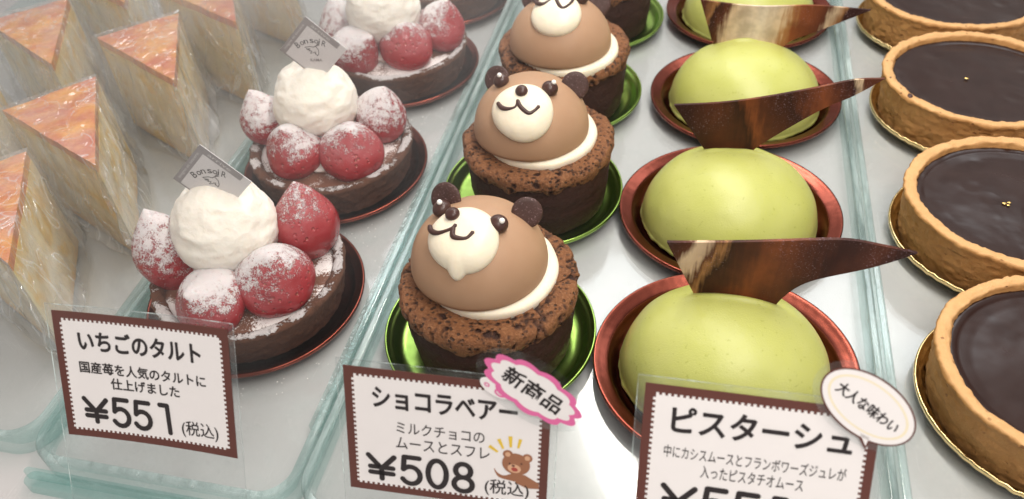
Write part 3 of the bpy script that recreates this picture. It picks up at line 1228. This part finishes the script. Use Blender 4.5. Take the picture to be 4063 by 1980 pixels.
# ------------------------------------------------------------------ pistachio domes
def pistachio(label, x, y, leaf, matn, seed, ly=1.1, lean=0.0):
    t = thing('pistachio_dome', label, 'cake', (x, y, Z0 + .05), 0, 'green pistachio domes on brown foil plates')
    a, b, h = 3.88, 3.55, 3.30
    prof = [(0, .0), (.97, .0), (.99, .02)] + [(math.cos(q) ** .9 if q < 1.57 else 0, .03 + .97 * math.sin(q) ** 1.02) for q in np.linspace(.02, math.pi / 2, 90)]
    prof[-1] = (0, 1.0)
    v, f = lathe(prof, 220)
    n = v.copy()
    v = v * np.array([a, b, h])
    v = v * (1 + .020 * fbm(n, 1.3, seed, 3))[:, None]
    # the skin puckers up in front of the plate of chocolate and dips behind it
    up = v[:, 2] > h * .5
    v[:, 2] += up * .10 * np.exp(-(v[:, 0] / 1.5) ** 4 - ((v[:, 1] - ly + .22) / .16) ** 2) * (1 + .8 * vnoise(v, 1.1, seed + 7))
    v[:, 2] -= up * .16 * np.exp(-(v[:, 0] / 1.9) ** 4 - ((v[:, 1] - ly - .7) / .7) ** 2)
    v[:, 2] -= up * .07 * np.exp(-((v[:, 0] + 1.9) / .55) ** 2 - ((v[:, 1] - .2) / .8) ** 2)
    rim = np.clip((.22 - v[:, 2]) / .22, 0, 1) * (np.hypot(n[:, 0], n[:, 1]) > .9)
    v[:, :2] *= (1 + rim * .03 * (1 + fbm(v, 2.4, seed + 2, 2)))[:, None]
    make('mousse', v, f, M['pist'], t)
    # chocolate leaf: curved outline, standing upright
    P = np.array(leaf, float)
    v, f = extrude([tuple(p) for p in P], -.06, .06)
    X, Z, D = v[:, 0].copy(), v[:, 1].copy(), v[:, 2].copy()
    # gentle bow so the plate is not perfectly flat
    bow = .018 * (X - 1) ** 2
    v = np.stack([X, ly + D + bow + lean * (Z - 3), Z], 1)
    o = make('chocolate_leaf', v, f, M[matn], t, False)
    return t


def curve(pts, k=8):
    """closed smooth outline; points given as (x, z, sharp)"""
    n = len(pts)
    out = []
    for i in range(n):
        p1 = np.array(pts[i][:2], float)
        p2 = np.array(pts[(i + 1) % n][:2], float)
        s1, s2 = pts[i][2], pts[(i + 1) % n][2]
        p0 = np.array(pts[i - 1][:2], float) if not s1 else p1 - (p2 - p1)
        p3 = np.array(pts[(i + 2) % n][:2], float) if not s2 else p2 + (p2 - p1)
        for j in range(k):
            t = j / k
            out.append(tuple(.5 * ((2 * p1) + (-p0 + p2) * t + (2 * p0 - 5 * p1 + 4 * p2 - p3) * t * t + (-p0 + 3 * p1 - 3 * p2 + p3) * t ** 3)))
    return out


PG = 'brown foil plates under the green domes'
pp = [(2.36, 20.75), (2.29, 29.67), (2.81, 39.2), (2.9, 48.6)]
plate('brown foil plate under the frontmost green dome', *pp[0], 4.95, M['foil_brown'], PG, 1, .955, .15, rim=.66, wide=.62)
plate('brown foil plate under the second green dome from the front', *pp[1], 4.95, M['foil_brown'], PG, 1, .955, .15, rim=.66, wide=.62)
plate('brown foil plate under the third green dome from the front', *pp[2], 4.95, M['foil_brown'], PG, 1, .955, .15, rim=.66, wide=.62)
plate('brown foil plate under the green dome cut off by the top of the photo', *pp[3], 4.95, M['foil_brown'], PG, 1, .955, .15, rim=.66, wide=.62)
L1 = curve([(-2.59, 5.20, 1), (-.93, 5.60, 0), (1.64, 6.12, 0), (3.26, 6.30, 0), (4.56, 6.06, 0), (5.65, 5.76, 1), (4.41, 5.10, 0), (2.5, 4.26, 0), (1.7, 3.3, 0), (1.35, 2.2, 1), (-1.1, 2.2, 1), (-1.41, 2.86, 1)])
L2 = curve([(-2.92, 5.0, 1), (-.39, 5.58, 0), (2.65, 6.48, 0), (4.1, 6.90, 0), (5.25, 6.96, 1), (4.25, 6.18, 0), (2.88, 5.28, 0), (.76, 3.26, 0), (.5, 2.3, 1), (-1.2, 2.3, 1), (-1.44, 2.96, 1)])
L3 = curve([(-2.82, 5.12, 1), (-.09, 5.06, 0), (2.76, 5.24, 0), (5.49, 5.0, 1), (3.05, 3.80, 0), (1.79, 3.10, 0), (1.5, 2.3, 1), (-1.7, 2.3, 1), (-2.02, 2.94, 1)])
pistachio('front green dome whose leaf has one pale streak, behind the card for the green domes', *pp[0], L1, 'leaf_a', 4)
pistachio('green dome with an almost wholly dark chocolate leaf, second from the front', *pp[1], L2, 'leaf_b', 9)
pistachio('green dome with a broad cream patch on its leaf, third from the front', *pp[2], L3, 'leaf_c', 14)
pistachio('green dome at the back cut off by the top edge', *pp[3], L2, 'leaf_b', 19)


# ------------------------------------------------------------------ chocolate tarts
def choc_tart(label, x, y, seed, flakes):
    t = thing('chocolate_tart', label, 'tart', (x, y, Z0 + .05), 0, 'chocolate tarts on gold foil plates')
    a, b, h = 4.70, 4.32, 2.55
    s = b / a
    prof = dense([(0, 0), (4.25, 0), (4.36, .08), (4.62, h - .35), (4.72, h - .12), (4.66, h), (4.42, h + .03), (4.22, h - .04), (4.14, h - .3), (4.1, h - .9)], .07)
    v, f = lathe(prof, 260, 1, s)
    rr = np.hypot(v[:, 0], v[:, 1])[:, None] + 1e-6
    k = np.clip(rr[:, 0] / 4, 0, 1) ** 6
    d = .06 * fbm(v, 1.0, seed, 3) + .07 * fbm(v, 5, seed + 3, 3) - .10 * np.clip(.22 - worley(v * np.array([1, 1, 2.2]), 1.5, seed + 11), 0, .3) / .22 * (vnoise(v, .6, seed + 12) > .05)
    v[:, :2] += v[:, :2] / rr * (k * d)[:, None]
    v[:, 2] += np.where(v[:, 2] > h - .5, .10 * fbm(v, .8, seed + 5, 3) + .075 * fbm(v, 4, seed + 6, 3), 0)
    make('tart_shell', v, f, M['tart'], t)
    prof = dense([(4.2, h - .30), (4.05, h - .26), (3.9, h - .33), (3.4, h - .36), (0, h - .36)], .09)
    v, f = lathe(prof, 200, 1, s)
    v[:, 2] += .028 * fbm(v, .7, seed + 8, 3) - .10 * np.clip(.28 - worley(v, .62, seed), 0, .3)
    make('ganache_filling', v, f, M['ganache'], t)
    for (px, py, r) in flakes:
        v, f = sphere(r, 14, 8)
        v = v * np.array([1, .7, .3])
        v = v * (1 + .5 * fbm(v, 9, seed, 2))[:, None]
        make('gold_flake', v + np.array([px, py, h - .30]), f, M['gold'], t)
    for (ang, r, sz) in ((3.35, 4.5, .085), (3.75, 4.5, .16)) if seed == 5 else ():
        v, f = sphere(sz, 14, 8)
        v = v * np.array([.8, 1.2, .35])
        make('chocolate_crumb', v + np.array([r * math.cos(ang), r * math.sin(ang) * s, h + .03]), f, M['choc'], t)
    return t


GG = 'gold foil plates under the chocolate tarts'
tp = [(14.0, 20.95), (14.0, 29.85), (14.0, 39.3), (14.0, 48.3)]
names = ['brightly lit chocolate tart at the front, cut by the right edge', 'chocolate tart with a cluster of gold flakes, second from the front',
         'chocolate tart with chocolate crumbs on its rim and one gold fleck', 'chocolate tart at the back cut off by the top edge']
pn = ['the frontmost chocolate tart', 'the second chocolate tart from the front', 'the third chocolate tart from the front', 'the chocolate tart cut off by the top of the photo']
fl = [[(.6, -.3, .3), (.95, .0, .2)], [(-.75, -.1, .10), (-.55, -.02, .09), (-.62, -.2, .08)], [(-.7, .1, .11)], []]
for i in range(4):
    plate('gold foil plate under ' + pn[i], 14.3, tp[i][1] - .05, 5.16, M['foil_gold'], GG, 1, .90, -.10, rim=.60, wide=.30, ripple=.10)
    choc_tart(names[i], *tp[i], i + 3, fl[i])


# ------------------------------------------------------------------ wrapped orange slices
def prism(poly, z0, z1, res, seed, amp, nscale):
    """closed triangular prism with gridded faces"""
    parts = []
    n = len(poly)
    for i in range(n):
        a, b = np.array(poly[i], float), np.array(poly[(i + 1) % n], float)
        nu, nv = max(2, int(np.linalg.norm(b - a) / res)), max(2, int((z1 - z0) / res))
        V = [(*(a + (b - a) * u / nu), z0 + (z1 - z0) * w / nv) for w in range(nv + 1) for u in range(nu + 1)]
        Fc = [(w * (nu + 1) + u, w * (nu + 1) + u + 1, (w + 1) * (nu + 1) + u + 1, (w + 1) * (nu + 1) + u) for w in range(nv) for u in range(nu)]
        parts.append((V, Fc))
    A, B, C = [np.array(p, float) for p in poly]
    k = max(3, int(np.linalg.norm(B - A) / res))
    V, idx, Fc = [], {}, []
    for i in range(k + 1):
        for j in range(k + 1 - i):
            idx[(i, j)] = len(V)
            q = A + (B - A) * i / k + (C - A) * j / k
            V.append((q[0], q[1], z1))
    for i in range(k):
        for j in range(k - i):
            Fc.append((idx[(i, j)], idx[(i + 1, j)], idx[(i, j + 1)]))
            if i + j < k - 1:
                Fc.append((idx[(i + 1, j)], idx[(i + 1, j + 1)], idx[(i, j + 1)]))
    parts.append((V, Fc))
    v, f = join(parts)
    if amp:
        c = v.mean(0)
        d = v - c
        d[:, 2] *= .4
        d /= np.linalg.norm(d, axis=1)[:, None] + 1e-6
        v = v + d * (amp * fbm(v * np.array([1, 1, .6]), nscale, seed, 3))[:, None]
    return v, f


def shrink(poly, d):
    c = np.mean(np.array(poly, float), 0)
    return [tuple(np.array(p) + (c - np.array(p)) / np.linalg.norm(c - np.array(p)) * d) for p in poly]


def cake_slice(label, tip, back, width, h, seed):
    tip, back = np.array(tip, float), np.array(back, float)
    t = thing('cake_slice', label, 'cake', (tip[0], tip[1], Z0), 0, 'orange glazed cake slices wrapped in clear film')
    d = back - tip
    d2 = d / np.linalg.norm(d)
    nrm = np.array([-d2[1], d2[0]])
    poly = [(0, 0), tuple(d - nrm * width / 2), tuple(d + nrm * width / 2)]      # anticlockwise: tip, right, left
    v, f = prism(poly, 0.0, h - .45, .14, seed, .10, 1.0)
    make('sponge', v, f, M['sponge'], t)
    v, f = prism(shrink(poly, .04), h - .44, h, .12, seed + 3, .05, 1.2)
    v[:, 2] += np.where(v[:, 2] > h - .1, .05 * fbm(v, .7, seed + 5, 2), 0)
    make('jelly_top', v, f, M['jelly'], t)
    # clear wrapper: a loose skin, flaring towards the floor, with a free edge at the tip
    big = shrink(poly, -.16)
    v, f = prism(big, 0.02, h + .10, .12, seed + 7, .17, .62)
    w = np.clip(1 - v[:, 2] / h, 0, 1)
    c = np.array([*np.mean(np.array(poly), 0), 0])
    dd = v - c
    dd[:, 2] = 0
    dd /= np.linalg.norm(dd, axis=1)[:, None] + 1e-6
    v = v + dd * (w ** 1.3 * (.55 + .45 * fbm(v, .8, seed + 9, 2)))[:, None]
    fin = []
    nu, nv = 6, 44
    for side, base in (((-d2 * .9 + nrm * .35), np.array(big[0])), ((nrm * .9 - d2 * .2), np.array(big[2]))):
        V, Fc = [], []
        for j in range(nv + 1):
            zz_ = .02 + (h + .1) * j / nv
            wid = (.55 + .45 * (1 - j / nv)) * (1 + .35 * float(fbm(np.array([[base[0], base[1], zz_]]), 2.2, seed + 13, 2)[0]))
            for i in range(nu + 1):
                u = i / nu
                q = base + side * wid * u
                q = q + nrm * .12 * math.sin(3 * zz_ + 4 * u + seed) * u
                V.append((q[0], q[1], zz_))
        for j in range(nv):
            for i in range(nu):
                Fc.append((j * (nu + 1) + i, j * (nu + 1) + i + 1, (j + 1) * (nu + 1) + i + 1, (j + 1) * (nu + 1) + i))
        fin.append((V, Fc))
    v, f = join([(v, f)] + fin)
    v[:, 2] = np.maximum(v[:, 2], .01)
    make('clear_wrapper', v, f, M['film'], t)
    return t


cs = [((-23.75, 17.0), (-29.0, 21.8), 'wrapped orange slice cut by the left edge, nearest the front'),
      ((-23.9, 22.9), (-29.35, 27.65), 'wrapped orange slice with a broad white gleam on its glaze, beside the frontmost strawberry tart'),
      ((-23.85, 29.45), (-28.6, 34.25), 'wrapped orange slice beside the second strawberry tart'),
      ((-23.4, 35.1), (-28.4, 39.8), 'wrapped orange slice cut by the top edge above the slice beside the second strawberry tart'),
      ((-23.0, 41.3), (-28.2, 46.0), 'wrapped orange slice far back of which only the lower tan sides show'),
      ((-30.9, 30.0), (-35.9, 35.1), 'wrapped orange slice at the top left corner with patchy orange glaze'),
      ((-30.7, 36.4), (-35.6, 41.2), 'wrapped orange slice behind the one at the top left corner'),
      ((-31.0, 23.6), (-36.3, 28.4), 'wrapped orange slice mostly outside the left edge')]
for i, (a, b, lab) in enumerate(cs):
    cake_slice(lab, a, b, 4.3, 5.35, 100 + 17 * i)


# ------------------------------------------------------------------ price cards
TW, TH = 6.118, 4.394


def teeth(x0, y0, x1, y1, n, m, d):
    """outline with square teeth like a stamp"""
    P = []

    def side(ax, ay, bx, by, k, nx, ny):
        for i in range(k):
            for j, s in ((0, 0), (.5, 0), (.5, 1), (1, 1)):
                t = (i + j) / k
                P.append((ax + (bx - ax) * t + nx * d * s, ay + (by - ay) * t + ny * d * s))
    side(x0, y0, x1, y0, n, 0, 1)
    side(x1, y0, x1, y1, m, -1, 0)
    side(x1, y1, x0, y1, n, 0, -1)
    side(x0, y1, x0, y0, m, 1, 0)
    Q = [P[0]]
    for p in P[1:]:
        if math.hypot(p[0] - Q[-1][0], p[1] - Q[-1][1]) > 1e-4:
            Q.append(p)
    if math.hypot(Q[0][0] - Q[-1][0], Q[0][1] - Q[-1][1]) < 1e-4:
        Q.pop()
    return Q


def roundrect(x0, y0, x1, y1, r):
    return [(p[0], p[1]) for p in rounded(x0, y0, x1, y1, r, 6)]


def digit(ch, x, y, w, h, sw):
    X = lambda u: x + u * w
    Y = lambda u: y + u * h
    if ch == '5':
        return [[(X(.88), Y(.97)), (X(.16), Y(.97)), (X(.10), Y(.52))], [(X(.10), Y(.52))] + arc(X(.46), Y(.33), .46 * w, .31 * h, 140, -150)]
    if ch == '1':
        return [[(X(.30), Y(.98)), (X(.72), Y(.98)), (X(.78), Y(.0))]]
    if ch == '0':
        return [arc(X(.5), Y(.5), .44 * w, .48 * h, 0, 360, 30)]
    if ch == '8':
        return [arc(X(.5), Y(.74), .36 * w, .24 * h, 0, 360, 22), arc(X(.5), Y(.25), .44 * w, .25 * h, 0, 360, 24)]
    if ch == 'Y':
        return [[(X(.02), Y(1.0)), (X(.5), Y(.45)), (X(.98), Y(1.0))], [(X(.5), Y(.45)), (X(.5), Y(0))], [(X(.08), Y(.50)), (X(.92), Y(.50))], [(X(.08), Y(.25)), (X(.92), Y(.25))]]
    return []


def price_card(label, pos, yaw, tilt, roll, curl, build):
    t = thing('price_card', label, 'price card', pos, 0, 'price cards standing along the front')
    ex = np.array([math.cos(yaw), math.sin(yaw), 0])
    nn = np.array([-math.sin(yaw), math.cos(yaw), 0])
    ey = math.cos(tilt) * nn + math.sin(tilt) * np.array([0, 0, 1])
    e1 = math.cos(roll) * ex + math.sin(roll) * ey
    e2 = -math.sin(roll) * ex + math.cos(roll) * ey
    e3 = np.cross(e1, e2)

    def put(name, vf, mat, parent=t, smooth=False, z=0):
        v = np.array(vf[0], float)
        v[:, 2] += z + curl * (v[:, 0] - TW / 2) ** 2
        return make(name, v[:, :1] * e1 + v[:, 1:2] * e2 + v[:, 2:3] * e3, vf[1], mat, parent, smooth)
    put('laminate', grid_sheet(-.22, -2.75, TW + .22, TH + .22, .012), M['laminate'])
    sides = [grid_sheet(-.22, TH + .19, TW + .22, TH + .22, .004), grid_sheet(-.22, -2.7, -.195, TH + .189, .004), grid_sheet(TW + .195, -2.7, TW + .22, TH + .189, .004)]
    put('laminate_highlight', join(sides), M['laminate_highlight'], z=.013)  # pale strips added as painted highlights along the sheet's edges
    put('border', grid_sheet(0, 0, TW, TH, .02), M['brown_print'], z=.016)
    put('panel', grid_teeth(.24, .24, TW - .24, TH - .24), M['paper'], z=.04)
    build(t, put)
    return t


def grid_sheet(x0, y0, x1, y1, th):
    n = 24
    V, Fc = [], []
    for z in (0, th):
        for i in range(n + 1):
            for yy in (y0, y1):
                V.append((x0 + (x1 - x0) * i / n, yy, z))
    o = 2 * (n + 1)
    for i in range(n):
        a = 2 * i
        Fc.append((o + a, o + a + 2, o + a + 3, o + a + 1))
        Fc.append((a, a + 1, a + 3, a + 2))
        Fc.append((a, a + 2, o + a + 2, o + a))
        Fc.append((a + 1, o + a + 1, o + a + 3, a + 3))
    e = 2 * n
    Fc.append((0, o, o + 1, 1))
    Fc.append((e, e + 1, o + e + 1, o + e))
    return V, Fc


def grid_teeth(x0, y0, x1, y1):
    n, m, d = 34, 24, .07
    # centre part as strips so that it bends, teeth as small quads
    parts = [grid_sheet(x0 + d, y0 + d, x1 - d, y1 - d, .0)]
    parts[0] = (parts[0][0], [f for f in parts[0][1]][::4])
    for k in range(n):
        a = x0 + d + (x1 - x0 - 2 * d) * k / n
        b = a + (x1 - x0 - 2 * d) / n * .5
        parts.append(([(a, y0, 0), (b, y0, 0), (b, y0 + d, 0), (a, y0 + d, 0)], [(0, 1, 2, 3)]))
        parts.append(([(a, y1 - d, 0), (b, y1 - d, 0), (b, y1, 0), (a, y1, 0)], [(0, 1, 2, 3)]))
    for k in range(m):
        a = y0 + d + (y1 - y0 - 2 * d) * k / m
        b = a + (y1 - y0 - 2 * d) / m * .5
        parts.append(([(x0, a, 0), (x0 + d, a, 0), (x0 + d, b, 0), (x0, b, 0)], [(0, 1, 2, 3)]))
        parts.append(([(x1 - d, a, 0), (x1, a, 0), (x1, b, 0), (x1 - d, b, 0)], [(0, 1, 2, 3)]))
    return join(parts)


TZ = .050


def price(txt, x0, y0, x1, h, sw):
    ws = []
    parts = []
    n = len(txt)
    # yen sign then digits, equally spaced
    gap = (x1 - x0) / (n - 1 + 1.25)
    x = x0
    for i, ch in enumerate(txt):
        w = gap * (1.05 if ch == 'Y' else .80)
        hh = h * (.82 if ch == 'Y' else 1)
        for s in digit(ch, x, y0 + (h - hh) * .4, w, hh, sw):
            parts.append(stroke(s, sw, 0, TZ + .002 * len(parts) % .004))
        x += gap * (1.30 if ch == 'Y' else 1.0)
    return join(parts)


def card1(t, put):
    put('title_text', text_mesh('いちごのタルト', .82, 3.12, 5.10, 3.80, TZ, 0.010, 0, .016), M['black_print'])
    put('description_text', join([text_mesh('国産苺を人気のタルトに', .74, 2.32, 5.20, 2.72, TZ, .006, 0, .007), text_mesh('仕上げました', 1.78, 1.83, 4.22, 2.22, TZ, .006, 0, .007)]), M['black_print'])
    put('price_figure', price('Y551', .72, .52, 4.00, .98, .165), M['black_print'])
    put('tax_text', text_mesh('(税込)', 4.18, .46, 5.50, 1.06, TZ, .008), M['black_print'])


def burst(cx, cy, rx, ry, rot, n, amp, k=10):
    P = []
    for i in range(n * k):
        a = 2 * math.pi * i / (n * k)
        s = 1 + amp * abs(math.sin(n * a / 2))
        x, y = rx * s * math.cos(a), ry * s * math.sin(a)
        P.append((cx + x * math.cos(rot) - y * math.sin(rot), cy + x * math.sin(rot) + y * math.cos(rot)))
    return P


def rotv(vf, cx, cy, a):
    v = np.array(vf[0], float)
    x, y = v[:, 0] - cx, v[:, 1] - cy
    v[:, 0] = cx + x * math.cos(a) - y * math.sin(a)
    v[:, 1] = cy + x * math.sin(a) + y * math.cos(a)
    return v, vf[1]


def ell(cx, cy, rx, ry, rot=0, n=28):
    return [(cx + rx * math.cos(2 * math.pi * k / n) * math.cos(rot) - ry * math.sin(2 * math.pi * k / n) * math.sin(rot),
             cy + rx * math.cos(2 * math.pi * k / n) * math.sin(rot) + ry * math.sin(2 * math.pi * k / n) * math.cos(rot)) for k in range(n)]


def card2(t, put):
    put('title_text', text_mesh('ショコラベアー', .86, 3.08, 5.16, 3.78, TZ, 0.010, 0, .016), M['black_print'])
    put('description_text', join([text_mesh('ミルクチョコの', 1.55, 2.25, 4.22, 2.66, TZ, .005), text_mesh('ムースとスフレ', 1.52, 1.70, 4.38, 2.12, TZ, .005)]), M['black_print'])
    put('price_figure', price('Y508', .62, .42, 4.02, 1.02, .17), M['black_print'])
    put('tax_text', text_mesh('(税込)', 4.24, .40, 5.58, 1.02, TZ, .008), M['black_print'])
    # printed bear waving from the right edge
    z = TZ
    pic = put('bear_picture', join([extrude(ell(5.17, 1.66, .42, .38, -.2), z, z + .002), extrude(ell(4.92, 1.98, .15, .15), z - .003, z - .001),
                                    extrude(ell(5.50, 1.92, .15, .15), z - .003, z - .001),
                                    extrude([(5.0, 1.34), (5.45, 1.30), (5.87, 1.05), (5.87, .86), (5.5, .83), (5.18, .98)], z - .004, z - .002),
                                    extrude(curve([(5.06, 1.30, 1), (4.80, 1.20, 0), (4.62, 1.28, 0), (4.52, 1.42, 0), (4.55, 1.28, 0), (4.70, 1.10, 0), (5.15, 1.02, 1)]), z - .006, z - .005)]), M['bear_print'])
    put('face_print', join([extrude(ell(4.92, 1.98, .08, .08), z, z + .003), extrude(ell(5.50, 1.92, .08, .08), z, z + .003), extrude(ell(5.12, 1.50, .20, .15, -.2), z + .003, z + .004)]), M['bear_tan'], pic)
    put('mouth_print', extrude(ell(5.13, 1.47, .10, .07, -.2), z + .005, z + .006), M['red_print'], pic)
    put('eye_print', join([extrude(ell(4.98, 1.66, .03, .04), z + .003, z + .006), extrude(ell(5.33, 1.70, .03, .04), z + .003, z + .006), extrude(ell(5.09, 1.60, .05, .035), z + .005, z + .007)]), M['bear_dark'], pic)
    ray = []
    for (ax, ay, bx, by, w) in ((4.62, 2.02, 4.36, 2.20, .11), (4.78, 2.16, 4.64, 2.48, .11), (5.00, 2.24, 4.98, 2.62, .12), (5.22, 2.24, 5.28, 2.56, .10)):
        d = np.array([bx - ax, by - ay])
        d /= np.linalg.norm(d)
        nn = np.array([-d[1], d[0]]) * w / 2
        ray.append(extrude([(ax - nn[0] * .6, ay - nn[1] * .6), (ax + nn[0] * .6, ay + nn[1] * .6), (bx + nn[0], by + nn[1]), (bx - nn[0], by - nn[1])], z, z + .003))
    put('ray_print', join(ray), M['yellow_print'], pic)
    # stuck-on new item badge
    cx, cy, a = 5.58, 4.30, -.56
    zb = .10
    bd = put('badge', extrude(ell(cx - .02, cy, 1.78, .98, a, 40), 0, .012), M['laminate'], z=zb)
    put('badge_panel', join([extrude(ell(cx, cy, 1.45, .66, a, 40), 0, .003), extrude(ell(4.52, 4.24, .50, .24, a, 30), -.001, .0025)]), M['paper'], bd, z=zb + .014)
    out = burst(cx, cy, 1.42, .66, a, 11, .14, 8)
    inn = burst(cx, cy, 1.24, .53, a, 11, .12, 8)
    n = len(out)
    put('badge_cloud', ([(*p, 0) for p in out] + [(*p, 0) for p in inn], [(i, (i + 1) % n, n + (i + 1) % n, n + i) for i in range(n)]), M['pink_print'], bd, z=zb + .021)
    put('badge_bubble', join([stroke(ell(4.66, 4.10, .15, .085, a, 18) + [ell(4.66, 4.10, .15, .085, a, 18)[0]], .05, 0, .0), stroke(ell(4.28, 4.34, .07, .045, a, 14) + [ell(4.28, 4.34, .07, .045, a, 14)[0]], .035, 0, .0)]), M['pink_print'], bd, z=zb + .022)
    put('badge_text', rotv(text_mesh('新商品', cx - .95, cy - .24, cx + .95, cy + .30, 0, .006, 0, .010), cx, cy, a), M['black_print'], bd, z=zb + .026)


def card3(t, put):
    put('title_text', text_mesh('ピスターシュ', .80, 3.05, 5.50, 3.82, TZ, 0.010, 0, .016), M['black_print'])
    put('description_text', join([text_mesh('中にカシスムースとフランボワーズジュレが', .66, 2.28, 5.46, 2.66, TZ, .004), text_mesh('入ったピスタチオムース', 1.70, 1.80, 4.42, 2.18, TZ, .004)]), M['black_print'])
    put('price_figure', price('Y551', .72, .52, 4.35, 1.0, .165), M['black_print'])
    put('tax_text', text_mesh('(税込)', 4.35, .46, 5.60, 1.06, TZ, .008), M['black_print'])
    cx, cy, a = 5.72, 4.50, -.58
    zb = .10
    bd = put('badge', extrude(ell(cx, cy, 1.56, 1.02, a, 40), 0, .012), M['laminate'], z=zb)
    tail = [(5.55, 3.72), (5.80, 3.32), (5.92, 3.60)]
    put('badge_outline', join([extrude(ell(cx, cy, 1.36, .83, a, 44), 0, .003), extrude(tail, -.001, .002)]), M['brown_print'], bd, z=zb + .014)
    put('badge_panel', join([extrude(ell(cx, cy, 1.31, .78, a, 44), 0, .003), extrude([(5.62, 3.76), (5.80, 3.42), (5.87, 3.66)], 0, .003)]), M['paper'], bd, z=zb + .020)
    E1, E2 = ell(cx, cy, 1.17, .64, a, 44), ell(cx, cy, 1.10, .59, a, 44)
    put('badge_ring', ([(*p, 0) for p in E1] + [(*p, 0) for p in E2], [(i, (i + 1) % 44, 44 + (i + 1) % 44, 44 + i) for i in range(44)]), M['pale_yellow_print'], bd, z=zb + .025)
    put('badge_text', rotv(text_mesh('大人な味わい', cx - .93, cy - .17, cx + .93, cy + .17, 0, .008, 0, .008), cx, cy, a), M['black_print'], bd, z=zb + .028)


rad = math.radians
price_card('white card reading 551 yen with brown stamp border, in front of the strawberry tarts', (-18.85, 12.05, 3.3), rad(.1), rad(62.8), rad(1.5), .012, card1)
price_card('white card reading 508 yen with a printed bear and a pink cloud badge', (-8.96, 11.96, 3.11), rad(3.0), rad(69.3), rad(-.9), .0, card2)
price_card('white card with a round speech bubble badge, in front of the green domes', (-.23, 12.0, 3.62), rad(-.9), rad(59.1), rad(1.7), .0, card3)


# ------------------------------------------------------------------ haze volume added to imitate the pale veil of the front glass
k = NT('veil_haze')
k.t.nodes.remove(k.b)
c = k.coord(False)
sx = k.n('ShaderNodeSeparateXYZ')
k.link(c, sx.inputs[0])
fall = k.step(sx.outputs[0], 22.0, -6.0)
top = k.step(sx.outputs[2], 7.5, 2.0)
far = k.math('ADD', .28, k.math('MULTIPLY', k.step(sx.outputs[1], -17.0, 4.0), .72))
top = k.math('MULTIPLY', top, far)
n = k.noise(c, .19, 2, .5)
den = k.math('MULTIPLY', k.math('MULTIPLY', fall, top), k.step(n, .36, .66))
pv = k.n('ShaderNodeVolumePrincipled')
pv.inputs['Color'].default_value = (.96, .95, .95, 1)
pv.inputs['Anisotropy'].default_value = 0
k.put(pv.inputs['Density'], k.math('MULTIPLY', den, 5.2))
k.link(pv.outputs[0], k.out.inputs['Volume'])
v, f = extrude([(-36, -23), (24, -23), (24, 27), (-36, 27)], -8.0, 8.0)
veil = make('veil', v, f, k.m, None, False)
veil.location = Vector((-22, 36, 8.6)) * U
veil['kind'] = 'stuff'
tag(veil, 'added haze imitating the pale glass mist drifting over the strawberry tarts and the wrapped slices', 'veil')
